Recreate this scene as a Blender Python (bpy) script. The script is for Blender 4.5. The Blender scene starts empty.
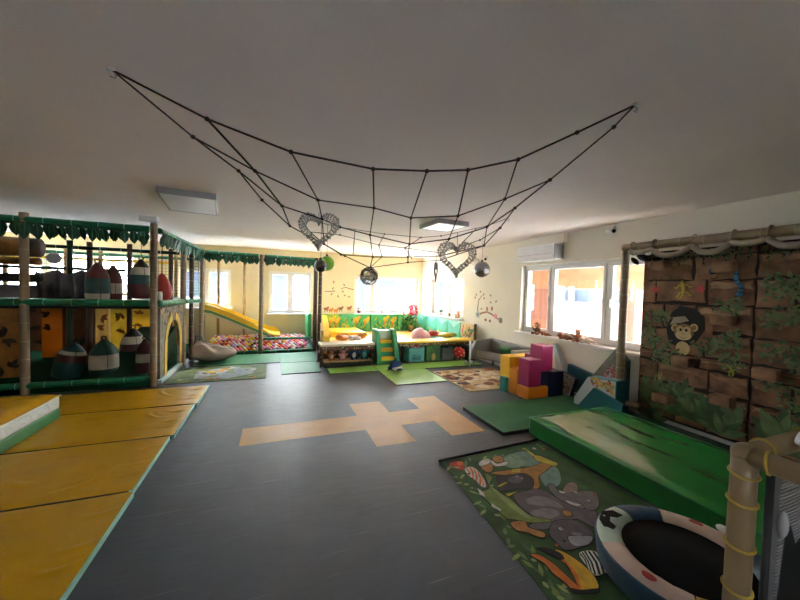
import bpy, bmesh, math, random
from mathutils import Matrix, Vector, Euler, noise
random.seed(7)
SC = bpy.context.scene
COL = SC.collection
V = Vector
EXPOSURE, SKY, SUN = 1.42, 18.0, 2.2
RUG=[["r_sky",0,[[2.233,2.72],[2.534,2.754],[2.555,2.583],[2.61,2.386],[2.413,2.166],[2.266,2.191],[2.391,2.43],[2.318,2.511],[2.133,2.571]]],["r_path",0,[[2.213,2.695],[2.385,2.719],[2.378,2.579],[2.242,2.507],[2.147,2.567]]],["r_red",1,[[1.641,2.79],[1.763,2.795],[1.783,2.729],[1.717,2.638],[1.649,2.688]]],["r_orange",0,[[1.727,2.792],[1.784,2.773],[1.768,2.719],[1.711,2.724]]],["r_tan",1,[[1.915,2.657],[1.997,2.674],[2.046,2.643],[1.955,2.533],[1.893,2.553]]],["r_tan",1,[[2.119,2.741],[2.193,2.765],[2.225,2.722],[2.174,2.646],[2.098,2.665]]],["r_ivory",1,[[1.934,2.709],[2.05,2.747],[2.067,2.696],[2.003,2.657],[1.907,2.645]]],["r_ivory",1,[[2.083,2.706],[2.089,2.629],[2.203,2.636],[2.177,2.586],[2.059,2.59],[2.039,2.646]]],["STRIPE",1,[[1.731,2.647],[1.822,2.659],[1.83,2.534],[1.769,2.357],[1.718,2.351],[1.721,2.468],[1.702,2.537]]],["r_black",0.012,[[1.72,2.565]]],["r_giraffe",1,[[1.932,2.513],[2.158,2.493],[2.288,2.478],[2.442,2.484],[2.584,2.512],[2.612,2.444],[2.444,2.371],[2.315,2.322],[2.204,2.189],[2.112,2.197],[2.223,2.327],[2.132,2.421],[2.016,2.446]]],["r_yel",0,[[2.163,2.499],[2.258,2.485],[2.196,2.434],[2.128,2.457]]],["r_yel",1,[[2.564,2.644],[2.621,2.61],[2.655,2.504],[2.679,2.451],[2.618,2.412],[2.562,2.49],[2.518,2.564]]],["r_yel",0,[[2.579,2.809],[2.59,2.799],[2.584,2.651],[2.55,2.636]]],["r_tan",0.014,[[2.333,2.408]]],["r_tan",0.014,[[2.429,2.432]]],["r_tan",0.014,[[2.522,2.45]]],["r_tan",0.014,[[2.263,2.314]]],["r_tan",0.014,[[2.206,2.235]]],["r_tan",0.014,[[2.278,2.426]]],["r_ivory",0.02,[[2.686,2.768]]],["r_orange",0.016,[[2.777,2.728]]],["r_dark",1,[[1.947,2.444],[2.097,2.42],[2.223,2.404],[2.232,2.299],[2.096,2.18],[2.005,2.232],[1.827,2.247],[1.885,2.342]]],["r_eleph",0,[[2.022,2.381],[2.115,2.401],[2.158,2.361],[2.093,2.296],[2.002,2.326]]],["r_white",0.007,[[2.126,2.387]]],["r_white",0.007,[[2.147,2.344]]],["r_yel",1,[[1.851,2.318],[1.951,2.343],[1.983,2.333],[1.866,2.297]]],["r_eleph",1,[[1.9,2.165],[2.054,2.179],[2.182,2.158],[2.22,2.016],[2.24,1.93],[2.32,1.845],[2.38,1.788],[2.214,1.657],[2.17,1.771],[2.034,1.784],[1.846,1.768],[1.754,1.831],[1.876,1.871],[1.852,2.004]]],["r_eleph2",0,[[1.973,2.089],[2.087,2.092],[2.169,2.013],[2.173,1.904],[2.078,1.955],[1.937,2.032]]],["r_eleph2",0,[[1.876,1.95],[1.988,1.958],[2.076,1.924],[2.086,1.86],[1.965,1.844],[1.878,1.905]]],["r_yel",1,[[1.837,2.201],[1.912,2.197],[1.975,2.198],[1.853,2.164]]],["r_croc",1,[[1.87,2.52],[1.892,2.436],[1.808,2.367],[1.814,2.23],[1.845,2.136],[1.836,2.003],[1.863,1.904],[1.947,1.841],[1.939,1.819],[1.794,1.86],[1.71,1.922],[1.656,1.957],[1.656,2.064],[1.644,2.183],[1.656,2.283],[1.767,2.312],[1.825,2.434]]],["r_croc2",0,[[1.794,2.337],[1.829,2.117],[1.839,1.909],[1.805,1.903],[1.769,2.098]]],["r_ivory",0,[[1.668,2.345],[1.68,2.275],[1.656,2.22],[1.638,2.257]]],["r_ivory",0,[[1.656,2.14],[1.684,2.045],[1.662,2.035],[1.639,2.107]]],["r_white",0.01,[[1.812,2.336]]],["r_black",0.005,[[1.81,2.334]]],["r_head",1,[[2.319,2.046],[2.436,2.029],[2.542,2.015],[2.592,1.955],[2.487,1.846],[2.384,1.805],[2.328,1.852],[2.331,1.938],[2.293,1.992]]],["r_ear",1,[[2.336,2.062],[2.452,2.137],[2.54,2.151],[2.543,2.107],[2.479,2.036],[2.389,2.034]]],["r_head",1,[[2.288,2.18],[2.345,2.184],[2.312,2.103],[2.309,2.007],[2.35,1.912],[2.32,1.845],[2.267,1.882],[2.236,1.97],[2.233,2.075]]],["r_ivory",0,[[2.268,1.97],[2.307,1.917],[2.332,1.889],[2.291,1.889],[2.259,1.939]]],["r_ivory",0,[[2.322,2.093],[2.347,2.054],[2.329,2.043],[2.304,2.064]]],["r_white",0.011,[[2.444,1.906]]],["r_black",0.006,[[2.444,1.906]]],["r_white",0.011,[[2.438,2.024]]],["r_black",0.006,[[2.438,2.024]]],["r_red",0.012,[[2.585,1.957]]],["r_tan",1,[[1.649,1.899],[1.718,1.9],[1.766,1.875],[1.743,1.819],[1.813,1.748],[1.779,1.708],[1.735,1.738],[1.7,1.787],[1.644,1.829]]],["r_baby",1,[[1.877,1.757],[1.969,1.806],[2.065,1.798],[2.141,1.747],[2.155,1.646],[2.075,1.57],[1.98,1.561],[1.831,1.573],[1.826,1.642],[1.836,1.71]]],["r_tan",1,[[2.137,1.879],[2.175,1.857],[2.161,1.817],[2.114,1.816],[2.109,1.853]]],["r_ear2",1,[[1.946,1.658],[2.017,1.641],[2.107,1.602],[2.021,1.561],[1.925,1.573],[1.914,1.612]]],["r_eleph2",0,[[2.007,1.682],[2.073,1.651],[2.038,1.634],[1.993,1.656]]],["r_white",0.012,[[1.957,1.733]]],["r_black",0.007,[[1.958,1.731]]],["r_black",0.012,[[1.884,1.636]]],["r_red",0.01,[[1.808,1.628]]],["ZEBRA",1,[[1.88,1.517],[1.94,1.526],[2.004,1.498],[2.016,1.43],[2.041,1.366],[1.97,1.307],[1.918,1.356],[1.836,1.364],[1.851,1.443]]],["r_orange",1,[[1.576,1.617],[1.627,1.599],[1.661,1.52],[1.669,1.413],[1.668,1.327],[1.623,1.343],[1.622,1.39],[1.605,1.465],[1.611,1.537]]],["r_beak",1,[[1.757,1.595],[1.795,1.57],[1.822,1.508],[1.832,1.417],[1.818,1.351],[1.767,1.293],[1.668,1.318],[1.716,1.386],[1.734,1.451],[1.745,1.513]]],["r_orange",0,[[1.737,1.527],[1.753,1.51],[1.741,1.418],[1.676,1.325],[1.665,1.329],[1.708,1.399],[1.735,1.472]]],["r_black",0,[[1.652,1.65],[1.701,1.639],[1.748,1.604],[1.773,1.56],[1.762,1.523],[1.741,1.52],[1.704,1.561],[1.679,1.616]]],["r_black",0,[[1.615,1.355],[1.672,1.321],[1.771,1.296],[1.747,1.277],[1.624,1.316]]]]
MUR={"hole":[[2.713,1.277],[2.665,1.507],[2.576,1.592],[2.441,1.577],[2.32,1.477],[2.313,1.327],[2.403,1.161],[2.532,1.072],[2.675,1.117]],"hollow":[[2.321,1.49],[2.246,1.378],[2.243,1.165],[2.455,1.076],[2.402,1.157],[2.309,1.327]],"cap":[[2.674,1.352],[2.629,1.45],[2.519,1.473],[2.471,1.419],[2.547,1.389]],"gecko":[[2.606,1.806],[2.539,1.897],[2.482,1.821],[2.429,1.733],[2.453,1.688],[2.506,1.753],[2.552,1.671],[2.6,1.682],[2.564,1.761]],"gecko2":[[2.063,0.828],[2.013,0.942],[1.98,0.889],[2.007,0.822],[1.968,0.765],[2.024,0.789]]}
PTS={"head":[2.522,1.278],"head_e":[2.409,1.293],"body":[2.524,1.073],"earl":[2.619,1.316],"earr":[2.418,1.34],"muz":[2.515,1.22],"snake":[[2.074,2.076],[2.055,2.003],[2.051,1.903],[2.012,1.843],[2.014,1.771]],"holds":[[2.787,2.105],[2.135,2.047],[2.118,1.466],[2.486,0.922],[1.751,0.947],[2.684,0.404],[2.09,0.573]],"blue2":[2.262,2.012],"flowers":[[2.873,1.794],[2.378,1.808],[2.76,0.656]],"fol":[[2.842,1.431],[2.069,1.621],[1.803,1.504],[2.05,1.218],[1.683,1.185],[2.688,0.949],[2.275,1.117],[2.758,0.598],[1.981,1.029],[1.74,1.88],[1.66,1.789],[2.871,1.11],[1.774,0.865],[3.018,1.239],[1.933,1.295]],"big":[[2.907,0.408],[2.509,0.597],[2.387,0.432],[2.246,0.479],[2.011,0.375],[1.873,0.604],[1.76,0.566],[1.651,0.457],[2.827,0.186],[2.103,0.298]]}
NET={"A":[[-0.794,2.176,2.795],[-0.339,2.033,2.574],[0.08,1.902,2.425],[0.503,1.769,2.357],[0.787,1.68,2.361],[1.007,1.611,2.378],[1.278,1.526,2.451],[1.599,1.425,2.62],[1.921,1.324,2.795]],"B":[[-0.794,2.176,2.795],[-0.433,2.189,2.527],[-0.115,2.278,2.415],[0.276,2.312,2.291],[0.652,2.246,2.266],[0.902,2.168,2.208],[1.223,2.068,2.236],[1.478,1.882,2.342],[1.658,1.669,2.434],[1.846,1.39,2.685],[1.921,1.324,2.795]],"C":[[-0.433,2.189,2.527],[-0.22,2.415,2.443],[0.054,2.644,2.3],[0.358,2.706,2.246],[0.513,2.762,2.206],[0.765,2.735,2.158],[1.089,2.633,2.094],[1.415,2.531,2.149],[1.639,2.304,2.236],[1.686,2.027,2.336],[1.658,1.669,2.434]],"D":[[-0.22,2.415,2.443],[-0.087,2.741,2.35],[0.13,3.039,2.225],[0.439,3.152,2.106],[0.61,3.203,2.023],[0.917,3.159,2.015],[1.251,3.054,2.027],[1.558,2.958,2.048],[1.832,2.61,2.133],[1.777,2.313,2.242],[1.686,2.027,2.336]],"E":[[0.439,3.152,2.106],[0.687,3.388,2.03],[0.975,3.455,1.928],[1.405,3.425,2.006],[1.759,3.314,2.046],[1.832,2.61,2.133]],"G":[[0.375,3.801,2.311],[0.745,3.999,2.338],[1.195,3.858,2.235],[1.498,3.763,2.21],[1.924,3.629,2.164],[2.266,3.312,2.31],[1.777,2.313,2.242]],"F":[[0.386,5.523,2.795],[0.816,4.501,2.523],[1.411,4.314,2.453],[1.89,4.164,2.425],[2.155,4.081,2.456],[2.645,3.717,2.578],[3.205,3.996,2.795]],"cols":[[[-0.339,2.033,2.574],[-0.115,2.278,2.415],[0.054,2.644,2.3],[0.13,3.039,2.225]],[[0.08,1.902,2.425],[0.276,2.312,2.291],[0.358,2.706,2.246],[0.439,3.152,2.106]],[[0.503,1.769,2.357],[0.652,2.246,2.266],[0.765,2.735,2.158],[0.917,3.159,2.015],[0.975,3.455,1.928]],[[0.787,1.68,2.361],[0.902,2.168,2.208],[1.089,2.633,2.094],[1.251,3.054,2.027],[1.405,3.425,2.006]],[[1.007,1.611,2.378],[1.223,2.068,2.236],[1.415,2.531,2.149],[1.558,2.958,2.048]],[[1.277,1.526,2.454],[1.478,1.882,2.342],[1.639,2.304,2.236],[1.832,2.61,2.133]],[[1.411,4.314,2.453],[1.195,3.858,2.235],[1.05,3.275,2.033],[0.975,3.455,1.928]],[[1.028,4.434,2.492],[0.743,3.266,2.043]],[[1.89,4.164,2.425],[1.498,3.763,2.21],[1.309,3.088,2.013]],[[2.505,3.761,2.533],[1.847,3.024,2.208]]],"h1":[[0.326,2.716,2.3],[0.329,2.715,2.142]],"h2":[[1.216,2.07,2.235],[1.378,2.333,2.112],[1.383,2.332,1.952]],"h3":[[1.588,3.106,2.083],[1.594,3.104,1.895]],"ball":[[0.975,3.455,1.928],[0.968,3.458,1.827]],"norm":[0.299,0.954,0.0],"hdir":[0.954,-0.299,0.0]}
DEC={"trunk":[[7.16,1.137],[7.152,1.301],[7.131,1.483],[6.986,1.613]],"branch":[[7.109,1.123],[6.93,1.18],[6.756,1.214],[6.557,1.167],[6.419,1.112],[6.249,1.055]],"leaves":[[7.232,1.589],[7.022,1.709],[6.9,1.668],[6.883,1.574],[6.668,1.639],[6.439,1.454],[6.658,1.468],[6.967,1.294],[7.292,1.513]],"owls":[[6.761,1.29],[6.566,1.309]],"owl":[7.14,1.12],"bird":[6.421,1.138],"hog":[6.234,1.056],"small":[[6.802,1.015],[6.63,1.004]]}
DEC2={"br":[[[1.528,1.576],[1.678,1.58],[1.858,1.598]],[[2.034,1.675],[2.203,1.728],[2.312,1.683],[2.461,1.657]]],"leaves":[[1.791,1.836],[1.728,1.452],[1.968,1.385],[2.133,1.557],[2.209,1.437],[2.357,1.416],[2.177,1.776],[1.771,1.635]],"animals":[[1.586,1.021],[1.728,0.983],[1.891,0.965],[2.048,1.033],[2.326,1.049]]}


# ------------------------------------------------------------------ materials
def mat(name, col, rough=.6, var=.10, scale=6., bump=0., bscale=30., metal=0., spec=.5, col2=None, coat=0., trans=0.):
    m = bpy.data.materials.new(name); m.use_nodes = True
    nt = m.node_tree; N = nt.nodes; L = nt.links
    b = N['Principled BSDF']
    b.inputs['Roughness'].default_value = rough
    b.inputs['Metallic'].default_value = metal
    b.inputs['Specular IOR Level'].default_value = spec
    b.inputs['Coat Weight'].default_value = coat
    b.inputs['Transmission Weight'].default_value = trans
    tc = N.new('ShaderNodeTexCoord')
    nz = N.new('ShaderNodeTexNoise'); nz.inputs['Scale'].default_value = scale; nz.inputs['Detail'].default_value = 4
    L.new(tc.outputs['Object'], nz.inputs['Vector'])
    mx = N.new('ShaderNodeMix'); mx.data_type = 'RGBA'
    c2 = col2 if col2 else tuple(min(1, c * (1 + var)) for c in col)
    c1 = col if col2 else tuple(c * (1 - var) for c in col)
    mx.inputs[6].default_value = (*c1, 1); mx.inputs[7].default_value = (*c2, 1)
    rp = N.new('ShaderNodeMapRange'); rp.inputs[1].default_value = .32; rp.inputs[2].default_value = .68
    L.new(nz.outputs['Fac'], rp.inputs[0]); L.new(rp.outputs[0], mx.inputs[0]); L.new(mx.outputs[2], b.inputs['Base Color'])
    if bump:
        n2 = N.new('ShaderNodeTexNoise'); n2.inputs['Scale'].default_value = bscale; n2.inputs['Detail'].default_value = 3
        L.new(tc.outputs['Object'], n2.inputs['Vector'])
        bp = N.new('ShaderNodeBump'); bp.inputs['Strength'].default_value = bump; bp.inputs['Distance'].default_value = .02
        L.new(n2.outputs['Fac'], bp.inputs['Height']); L.new(bp.outputs[0], b.inputs['Normal'])
    return m

def wrinkle_mat(name, col, rough, strength, scale, stretch=(1, 1, 1), dist=.05, var=.06, spec=.5):
    """coated vinyl with soft creases"""
    m = mat(name, col, rough, var, 4, spec=spec); nt = m.node_tree; N = nt.nodes; L = nt.links
    tc = N.new('ShaderNodeTexCoord'); mp = N.new('ShaderNodeMapping'); mp.inputs['Scale'].default_value = stretch
    L.new(tc.outputs['Object'], mp.inputs['Vector'])
    n = N.new('ShaderNodeTexNoise'); n.inputs['Scale'].default_value = scale; n.inputs['Detail'].default_value = 2.5
    n.inputs['Distortion'].default_value = 1.2
    L.new(mp.outputs[0], n.inputs['Vector'])
    bp = N.new('ShaderNodeBump'); bp.inputs['Strength'].default_value = strength; bp.inputs['Distance'].default_value = dist
    L.new(n.outputs['Fac'], bp.inputs['Height']); L.new(bp.outputs[0], N['Principled BSDF'].inputs['Normal'])
    return m

M = {}
def defm(k, *a, **kw): M[k] = mat(k, *a, **kw)
defm('ceiling', (.87, .775, .73), .9, .03, 1.2, bump=.12, bscale=60)
defm('wall_cream', (.80, .70, .46), .9, .04, 1.5, bump=.1, bscale=50)
defm('wall_white', (.81, .76, .64), .9, .04, 1.2, bump=.1, bscale=50)
defm('pvc', (.82, .81, .80), .35, .03)
defm('white_plastic', (.8, .8, .79), .4, .03)
defm('grey_plastic', (.30, .30, .31), .5, .08)
defm('black', (.012, .012, .014), .6, .2)
defm('black_gloss', (.02, .02, .022), .2, .2)
defm('bamboo', (.30, .22, .14), .5, .14, 9, bump=.15, bscale=25)
defm('bamboo_ring', (.42, .36, .22), .5, .1)
defm('bamboo_fg', (.25, .175, .095), .38, .14, 8, bump=.25, bscale=14)
defm('yellow_tie', (.46, .31, .04), .4, .1)
defm('wood_dark', (.075, .04, .022), .55, .2, 9)
defm('wood_tan', (.40, .26, .10), .55, .15, 9)
defm('green_vinyl', (.012, .16, .055), .35, .12)
defm('green_tube', (.02, .22, .10), .35, .1)
defm('dark_green', (.008, .055, .022), .4, .2)
defm('leaf_valance', (.013, .085, .038), .5, .25, 14, bump=.3, bscale=30)
defm('deck_black', (.02, .024, .022), .5, .2)
defm('net_dark', (.03, .03, .03), .7, .1)
defm('yellow_plastic', (.80, .50, .02), .3, .08)
defm('yellow_panel', (.70, .45, .06), .5, .25, 5)
defm('orange_panel', (.42, .17, .035), .5, .3, 5)
defm('brown_panel', (.22, .08, .035), .5, .3, 5)
defm('tan_panel', (.55, .38, .14), .5, .25, 6)
defm('print_dark', (.05, .03, .02), .5, .2)
defm('grey_mural', (.22, .20, .17), .5, .4, 9)
defm('grey_cloth', (.12, .12, .14), .7, .25, 7, bump=.5, bscale=9)
defm('tiger', (.30, .14, .03), .55, .3, 6)
defm('bag_red', (.10, .018, .018), .42, .2, 7, bump=.3, bscale=12)
defm('bag_white', (.50, .44, .36), .45, .15, 7, bump=.3, bscale=12)
defm('bag_green', (.012, .065, .058), .42, .2, 7, bump=.3, bscale=12)
defm('bag_black', (.02, .018, .018), .45, .2)
defm('boxing_red', (.35, .03, .025), .35, .1)
M['yellow_mat'] = wrinkle_mat('yellow_mat', (.56, .295, .002), .38, .35, 1.1, (1, 2.2, 1), .05, spec=.22)
defm('mint', (.34, .68, .58), .45, .1)
M['white_side'] = wrinkle_mat('white_side', (.55, .60, .58), .4, .5, 6, (1, 1, 1), .04)
M['green_crash'] = wrinkle_mat('green_crash', (.022, .20, .04), .27, .22, 1.5, (1.9, .7, 1), .06)
defm('green_side', (.012, .16, .03), .4, .1, bump=.15, bscale=9)
defm('green_mat', (.010, .115, .035), .55, .1, bump=.2, bscale=6, spec=.25)
defm('darkgreen_mat', (.006, .05, .02), .45, .1, bump=.2, bscale=6)
defm('seafoam_mat', (.055, .24, .11), .55, .08, spec=.3)
defm('lime_mat', (.26, .50, .09), .42, .08)
defm('rubber_edge', (.015, .015, .015), .7)
defm('beanbag', (.33, .26, .215), .6, .12, 5, bump=.4, bscale=7)
defm('beanbag_seam', (.52, .45, .36), .55, .1)
defm('slide_yellow', (.85, .55, .02), .28, .05)
defm('slide_green', (.10, .30, .09), .4, .1)
for k, c in dict(red=(.65, .03, .03), orange=(.80, .22, .02), yellow=(.85, .58, .03), pink=(.80, .20, .35), white=(.80, .78, .78), purple=(.45, .22, .50), maroon=(.10, .02, .03), blue=(.45, .60, .75)).items():
    defm('ball_' + k, c, .35, .05)
defm('pen_white', (.70, .62, .46), .4, .05)
defm('pen_yellow', (.85, .55, .03), .4, .08)
defm('pen_floral', (.13, .07, .035), .6, .7, 28)
defm('pad_green', (.06, .45, .17), .5, .18, 3)
defm('pad_teal', (.09, .47, .37), .5, .12, 3)
defm('pad_teal_light', (.24, .58, .52), .5, .1)
defm('print_yellow', (.75, .55, .04), .5, .2)
defm('print_lime', (.30, .50, .06), .5, .25)
defm('print_forest', (.02, .14, .04), .5, .25)
defm('print_red', (.55, .05, .05), .5, .2)
defm('print_brown', (.28, .12, .04), .5, .2)
defm('print_orange', (.75, .25, .04), .5, .2)
defm('print_white', (.75, .74, .70), .5, .08)
defm('print_pink', (.75, .25, .35), .5, .15)
defm('step_green', (.04, .30, .13), .4, .1)
defm('step_yellow', (.80, .46, .02), .4, .1)
defm('step_top', (.55, .68, .62), .35, .08)
defm('bin_teal', (.10, .36, .33), .7, .12)
defm('bin_dark_teal', (.03, .16, .16), .7, .12)
defm('bin_green', (.05, .16, .045), .7, .25, 18)
defm('bin_grey', (.17, .20, .20), .7, .12)
defm('plush_orange', (.60, .24, .07), .9, .2, 30, bump=.4, bscale=80)
defm('plush_pink', (.72, .32, .32), .9, .15, 30, bump=.4, bscale=80)
defm('plush_navy', (.025, .06, .19), .9, .2, 30, bump=.4, bscale=80)
defm('plush_teal', (.03, .18, .20), .9, .2, 30, bump=.4, bscale=80)
defm('plush_brown', (.23, .09, .045), .9, .25, 30, bump=.4, bscale=80)
defm('plush_rust', (.42, .15, .07), .9, .25, 30, bump=.4, bscale=80)
defm('plush_cream', (.68, .58, .48), .9, .12, 30, bump=.4, bscale=80)
defm('plush_white', (.74, .73, .72), .9, .08, 30, bump=.4, bscale=80)
defm('plush_black', (.015, .015, .017), .9, .2, 30, bump=.3, bscale=80)
defm('rug_beige', (.52, .38, .21), .95, .18, 6, bump=.3, bscale=120)
defm('rug_brown', (.16, .07, .045), .95, .3, 8)
defm('rug_cream', (.66, .55, .38), .95, .15, 8)
defm('rug_green', (.035, .085, .02), .85, .45, 5, bump=.25, bscale=160)
defm('rug_mix', (.13, .20, .10), .85, .35, 5, bump=.25, bscale=160)
defm('sofa_grey', (.17, .165, .17), .55, .12, 6, bump=.2, bscale=20)
defm('sofa_light', (.30, .28, .265), .55, .1, 6)
defm('foam_yellow', (.80, .46, .01), .35, .06)
defm('foam_orange', (.78, .25, .012), .35, .06)
defm('foam_teal', (.02, .27, .27), .35, .06)
defm('foam_magenta', (.34, .018, .11), .35, .08)
defm('foam_navy', (.008, .018, .06), .35, .1)
defm('foam_petrol', (.012, .13, .15), .4, .08)
defm('foam_pale', (.42, .52, .52), .45, .06)
defm('foam_white', (.62, .62, .63), .45, .05)
defm('stone', (.085, .040, .022), .75, .3, 7, bump=.5, bscale=14, col2=(.26, .125, .065))
defm('stone_pale', (.13, .065, .036), .75, .3, 5, bump=.5, bscale=14, col2=(.34, .18, .095))
defm('stone_joint', (.022, .012, .008), .8, .3)
defm('mural_black', (.006, .006, .006), .7, .2)
defm('mural_leaf', (.045, .095, .035), .6, .35, 9)
defm('mural_leaf_light', (.11, .17, .065), .6, .35, 9)
defm('mural_olive', (.16, .155, .07), .6, .35, 9)
defm('monkey_tan', (.50, .36, .16), .6, .1)
defm('monkey_pale', (.62, .48, .25), .6, .1)
defm('monkey_brown', (.20, .11, .05), .6, .1)
defm('gecko_yellow', (.50, .36, .05), .6, .15)
defm('paint_blue', (.05, .20, .34), .6, .15)
defm('paint_navy', (.012, .03, .08), .6, .15)
defm('rope', (.055, .035, .025), .9, .3, 60, bump=.6, bscale=160)
defm('swag', (.34, .28, .21), .7, .15, 14, bump=.3, bscale=20)
defm('heart_metal', (.34, .31, .30), .45, .3, 60, metal=.2)
defm('mirror_ball', (.16, .145, .14), .22, .5, 55, metal=.85, bump=.4, bscale=70)
defm('wicker_dark', (.05, .05, .05), .5, .3)
defm('wicker_light', (.62, .56, .48), .5, .2)
defm('lime_paper', (.36, .68, .10), .8, .05)
defm('diffuser', (.80, .79, .77), .5, .02)
defm('lamp_frame', (.36, .35, .34), .5, .04)
defm('tramp_black', (.008, .008, .009), .9, .2, 200, spec=.08)
defm('tramp_blue', (.030, .075, .13), .55, .2, 5, bump=.5, bscale=12)
defm('tramp_mint', (.50, .62, .53), .5, .08)
defm('tramp_pink', (.68, .50, .42), .5, .1, 5, bump=.3, bscale=10)
defm('tramp_yellow', (.62, .34, .03), .5, .1)
defm('tramp_red', (.45, .03, .03), .5, .1)
defm('steel', (.5, .5, .52), .3, .08, metal=.9)
defm('mesh_grey', (.15, .15, .16), .7, .1)
defm('mesh_light', (.42, .42, .44), .7, .1)
defm('maroon', (.06, .012, .018), .6, .2)
defm('satin_white', (.70, .70, .76), .3, .08)
for k, c in dict(r_sky=(.15, .24, .19), r_path=(.20, .30, .20), r_red=(.42, .05, .025), r_tan=(.40, .18, .05), r_giraffe=(.36, .17, .035), r_yel=(.50, .36, .04), r_dark=(.035, .028, .032), r_croc=(.16, .22, .05), r_croc2=(.26, .32, .11), r_eleph=(.115, .095, .10), r_eleph2=(.20, .18, .19), r_ear=(.25, .17, .13), r_ivory=(.55, .52, .46), r_white=(.62, .62, .58), r_orange=(.60, .15, .02), r_beak=(.58, .34, .02), r_black=(.01, .01, .01), r_baby=(.095, .08, .09), r_skyblue=(.36, .42, .45), r_head=(.15, .13, .13), r_ear2=(.27, .26, .29)).items():
    defm(k, c, .85, .2, 14, bump=.2, bscale=160)
# outside
defm('stucco_peach', (.50, .31, .18), .9, .05)
defm('stucco_pink', (.36, .19, .15), .9, .05)
defm('snow', (.82, .85, .90), .9, .05, .3)
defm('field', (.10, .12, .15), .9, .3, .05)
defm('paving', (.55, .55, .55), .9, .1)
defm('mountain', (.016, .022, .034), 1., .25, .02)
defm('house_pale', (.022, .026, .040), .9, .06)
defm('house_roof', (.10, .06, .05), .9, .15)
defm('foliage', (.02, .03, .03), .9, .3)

def cloth_mat(name, col, f=.6):
    m = mat(name, col, .8, .2, 5); nt = m.node_tree; N = nt.nodes; L = nt.links; b = N['Principled BSDF']
    t = N.new('ShaderNodeBsdfTranslucent'); t.inputs['Color'].default_value = (*[min(1, c * 1.25) for c in col], 1); mx = N.new('ShaderNodeMixShader'); mx.inputs[0].default_value = f
    L.new(b.outputs[0], mx.inputs[1]); L.new(t.outputs[0], mx.inputs[2]); L.new(mx.outputs[0], N['Material Output'].inputs['Surface']); return m
M['yellow_cloth'] = cloth_mat('yellow_cloth', (.62, .46, .10)); M['tan_cloth'] = cloth_mat('tan_cloth', (.55, .40, .18)); M['orange_cloth'] = cloth_mat('orange_cloth', (.55, .24, .04))
defm('base_green', (.005, .06, .024), .9, .15, spec=.05)
lit = mat('lit_diffuser', (.8, .8, .79), .5, .02); lit.node_tree.nodes['Principled BSDF'].inputs['Emission Color'].default_value = (1, .97, .93, 1); lit.node_tree.nodes['Principled BSDF'].inputs['Emission Strength'].default_value = .28; M['lit_diffuser'] = lit
# floor vinyl: fine scuffs and welded joints
def floor_mat(name, col, rough):
    m = mat(name, col, rough, .12, 2.5); nt = m.node_tree; N = nt.nodes; L = nt.links
    b = N['Principled BSDF']; tc = N.new('ShaderNodeTexCoord')
    mp = N.new('ShaderNodeMapping'); mp.inputs['Scale'].default_value = (2, 14, 1); mp.inputs['Rotation'].default_value = (0, 0, .7)
    L.new(tc.outputs['Object'], mp.inputs['Vector'])
    n = N.new('ShaderNodeTexNoise'); n.inputs['Scale'].default_value = 2.2; n.inputs['Detail'].default_value = 6; n.inputs['Roughness'].default_value = .7
    L.new(mp.outputs[0], n.inputs['Vector'])
    r = N.new('ShaderNodeMapRange'); r.inputs[1].default_value = .3; r.inputs[2].default_value = .75; r.inputs[3].default_value = rough - .10; r.inputs[4].default_value = rough + .16
    L.new(n.outputs['Fac'], r.inputs[0]); L.new(r.outputs[0], b.inputs['Roughness'])
    for ang, seed in ((.35, 0), (-1.0, 9), (1.3, 21)):   # fine pale scratches
        m3 = N.new('ShaderNodeMapping'); m3.inputs['Scale'].default_value = (1.1, 55, 1); m3.inputs['Rotation'].default_value = (0, 0, ang); m3.inputs['Location'].default_value = (seed, seed, 0)
        L.new(tc.outputs['Object'], m3.inputs['Vector']); n3 = N.new('ShaderNodeTexNoise'); n3.inputs['Scale'].default_value = 1.0; n3.inputs['Detail'].default_value = 1; n3.inputs['Distortion'].default_value = .3
        L.new(m3.outputs[0], n3.inputs['Vector']); r3 = N.new('ShaderNodeMapRange'); r3.inputs[1].default_value = .735; r3.inputs[2].default_value = .80; r3.inputs[4].default_value = .30; L.new(n3.outputs['Fac'], r3.inputs[0])
        mx = N.new('ShaderNodeMix'); mx.data_type = 'RGBA'; mx.inputs[7].default_value = (.45, .44, .43, 1); src = b.inputs['Base Color'].links[0].from_socket
        L.new(r3.outputs[0], mx.inputs[0]); L.new(src, mx.inputs[6]); L.new(mx.outputs[2], b.inputs['Base Color'])
    bk = N.new('ShaderNodeTexBrick'); bk.offset = 0; bk.inputs['Scale'].default_value = 1; bk.inputs['Brick Width'].default_value = .92; bk.inputs['Row Height'].default_value = .92
    bk.inputs['Mortar Size'].default_value = .004; bk.inputs['Mortar Smooth'].default_value = .3
    mp2 = N.new('ShaderNodeMapping'); mp2.inputs['Location'].default_value = (.31 + .46, .34 - .92 * 4 + .46 * 0, 0)
    L.new(tc.outputs['Object'], mp2.inputs['Vector']); L.new(mp2.outputs[0], bk.inputs['Vector'])
    bp = N.new('ShaderNodeBump'); bp.invert = True; bp.inputs['Strength'].default_value = .35; bp.inputs['Distance'].default_value = .006
    ad = N.new('ShaderNodeMath'); ad.operation = 'MULTIPLY_ADD'; ad.inputs[1].default_value = .25
    L.new(n.outputs['Fac'], ad.inputs[0]); L.new(bk.outputs['Fac'], ad.inputs[2])
    L.new(ad.outputs[0], bp.inputs['Height']); L.new(bp.outputs[0], b.inputs['Normal'])
    return m
M['floor_grey'] = floor_mat('floor_grey', (.058, .066, .082), .49)
M['floor_orange'] = floor_mat('floor_orange', (.50, .25, .05), .46)

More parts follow.
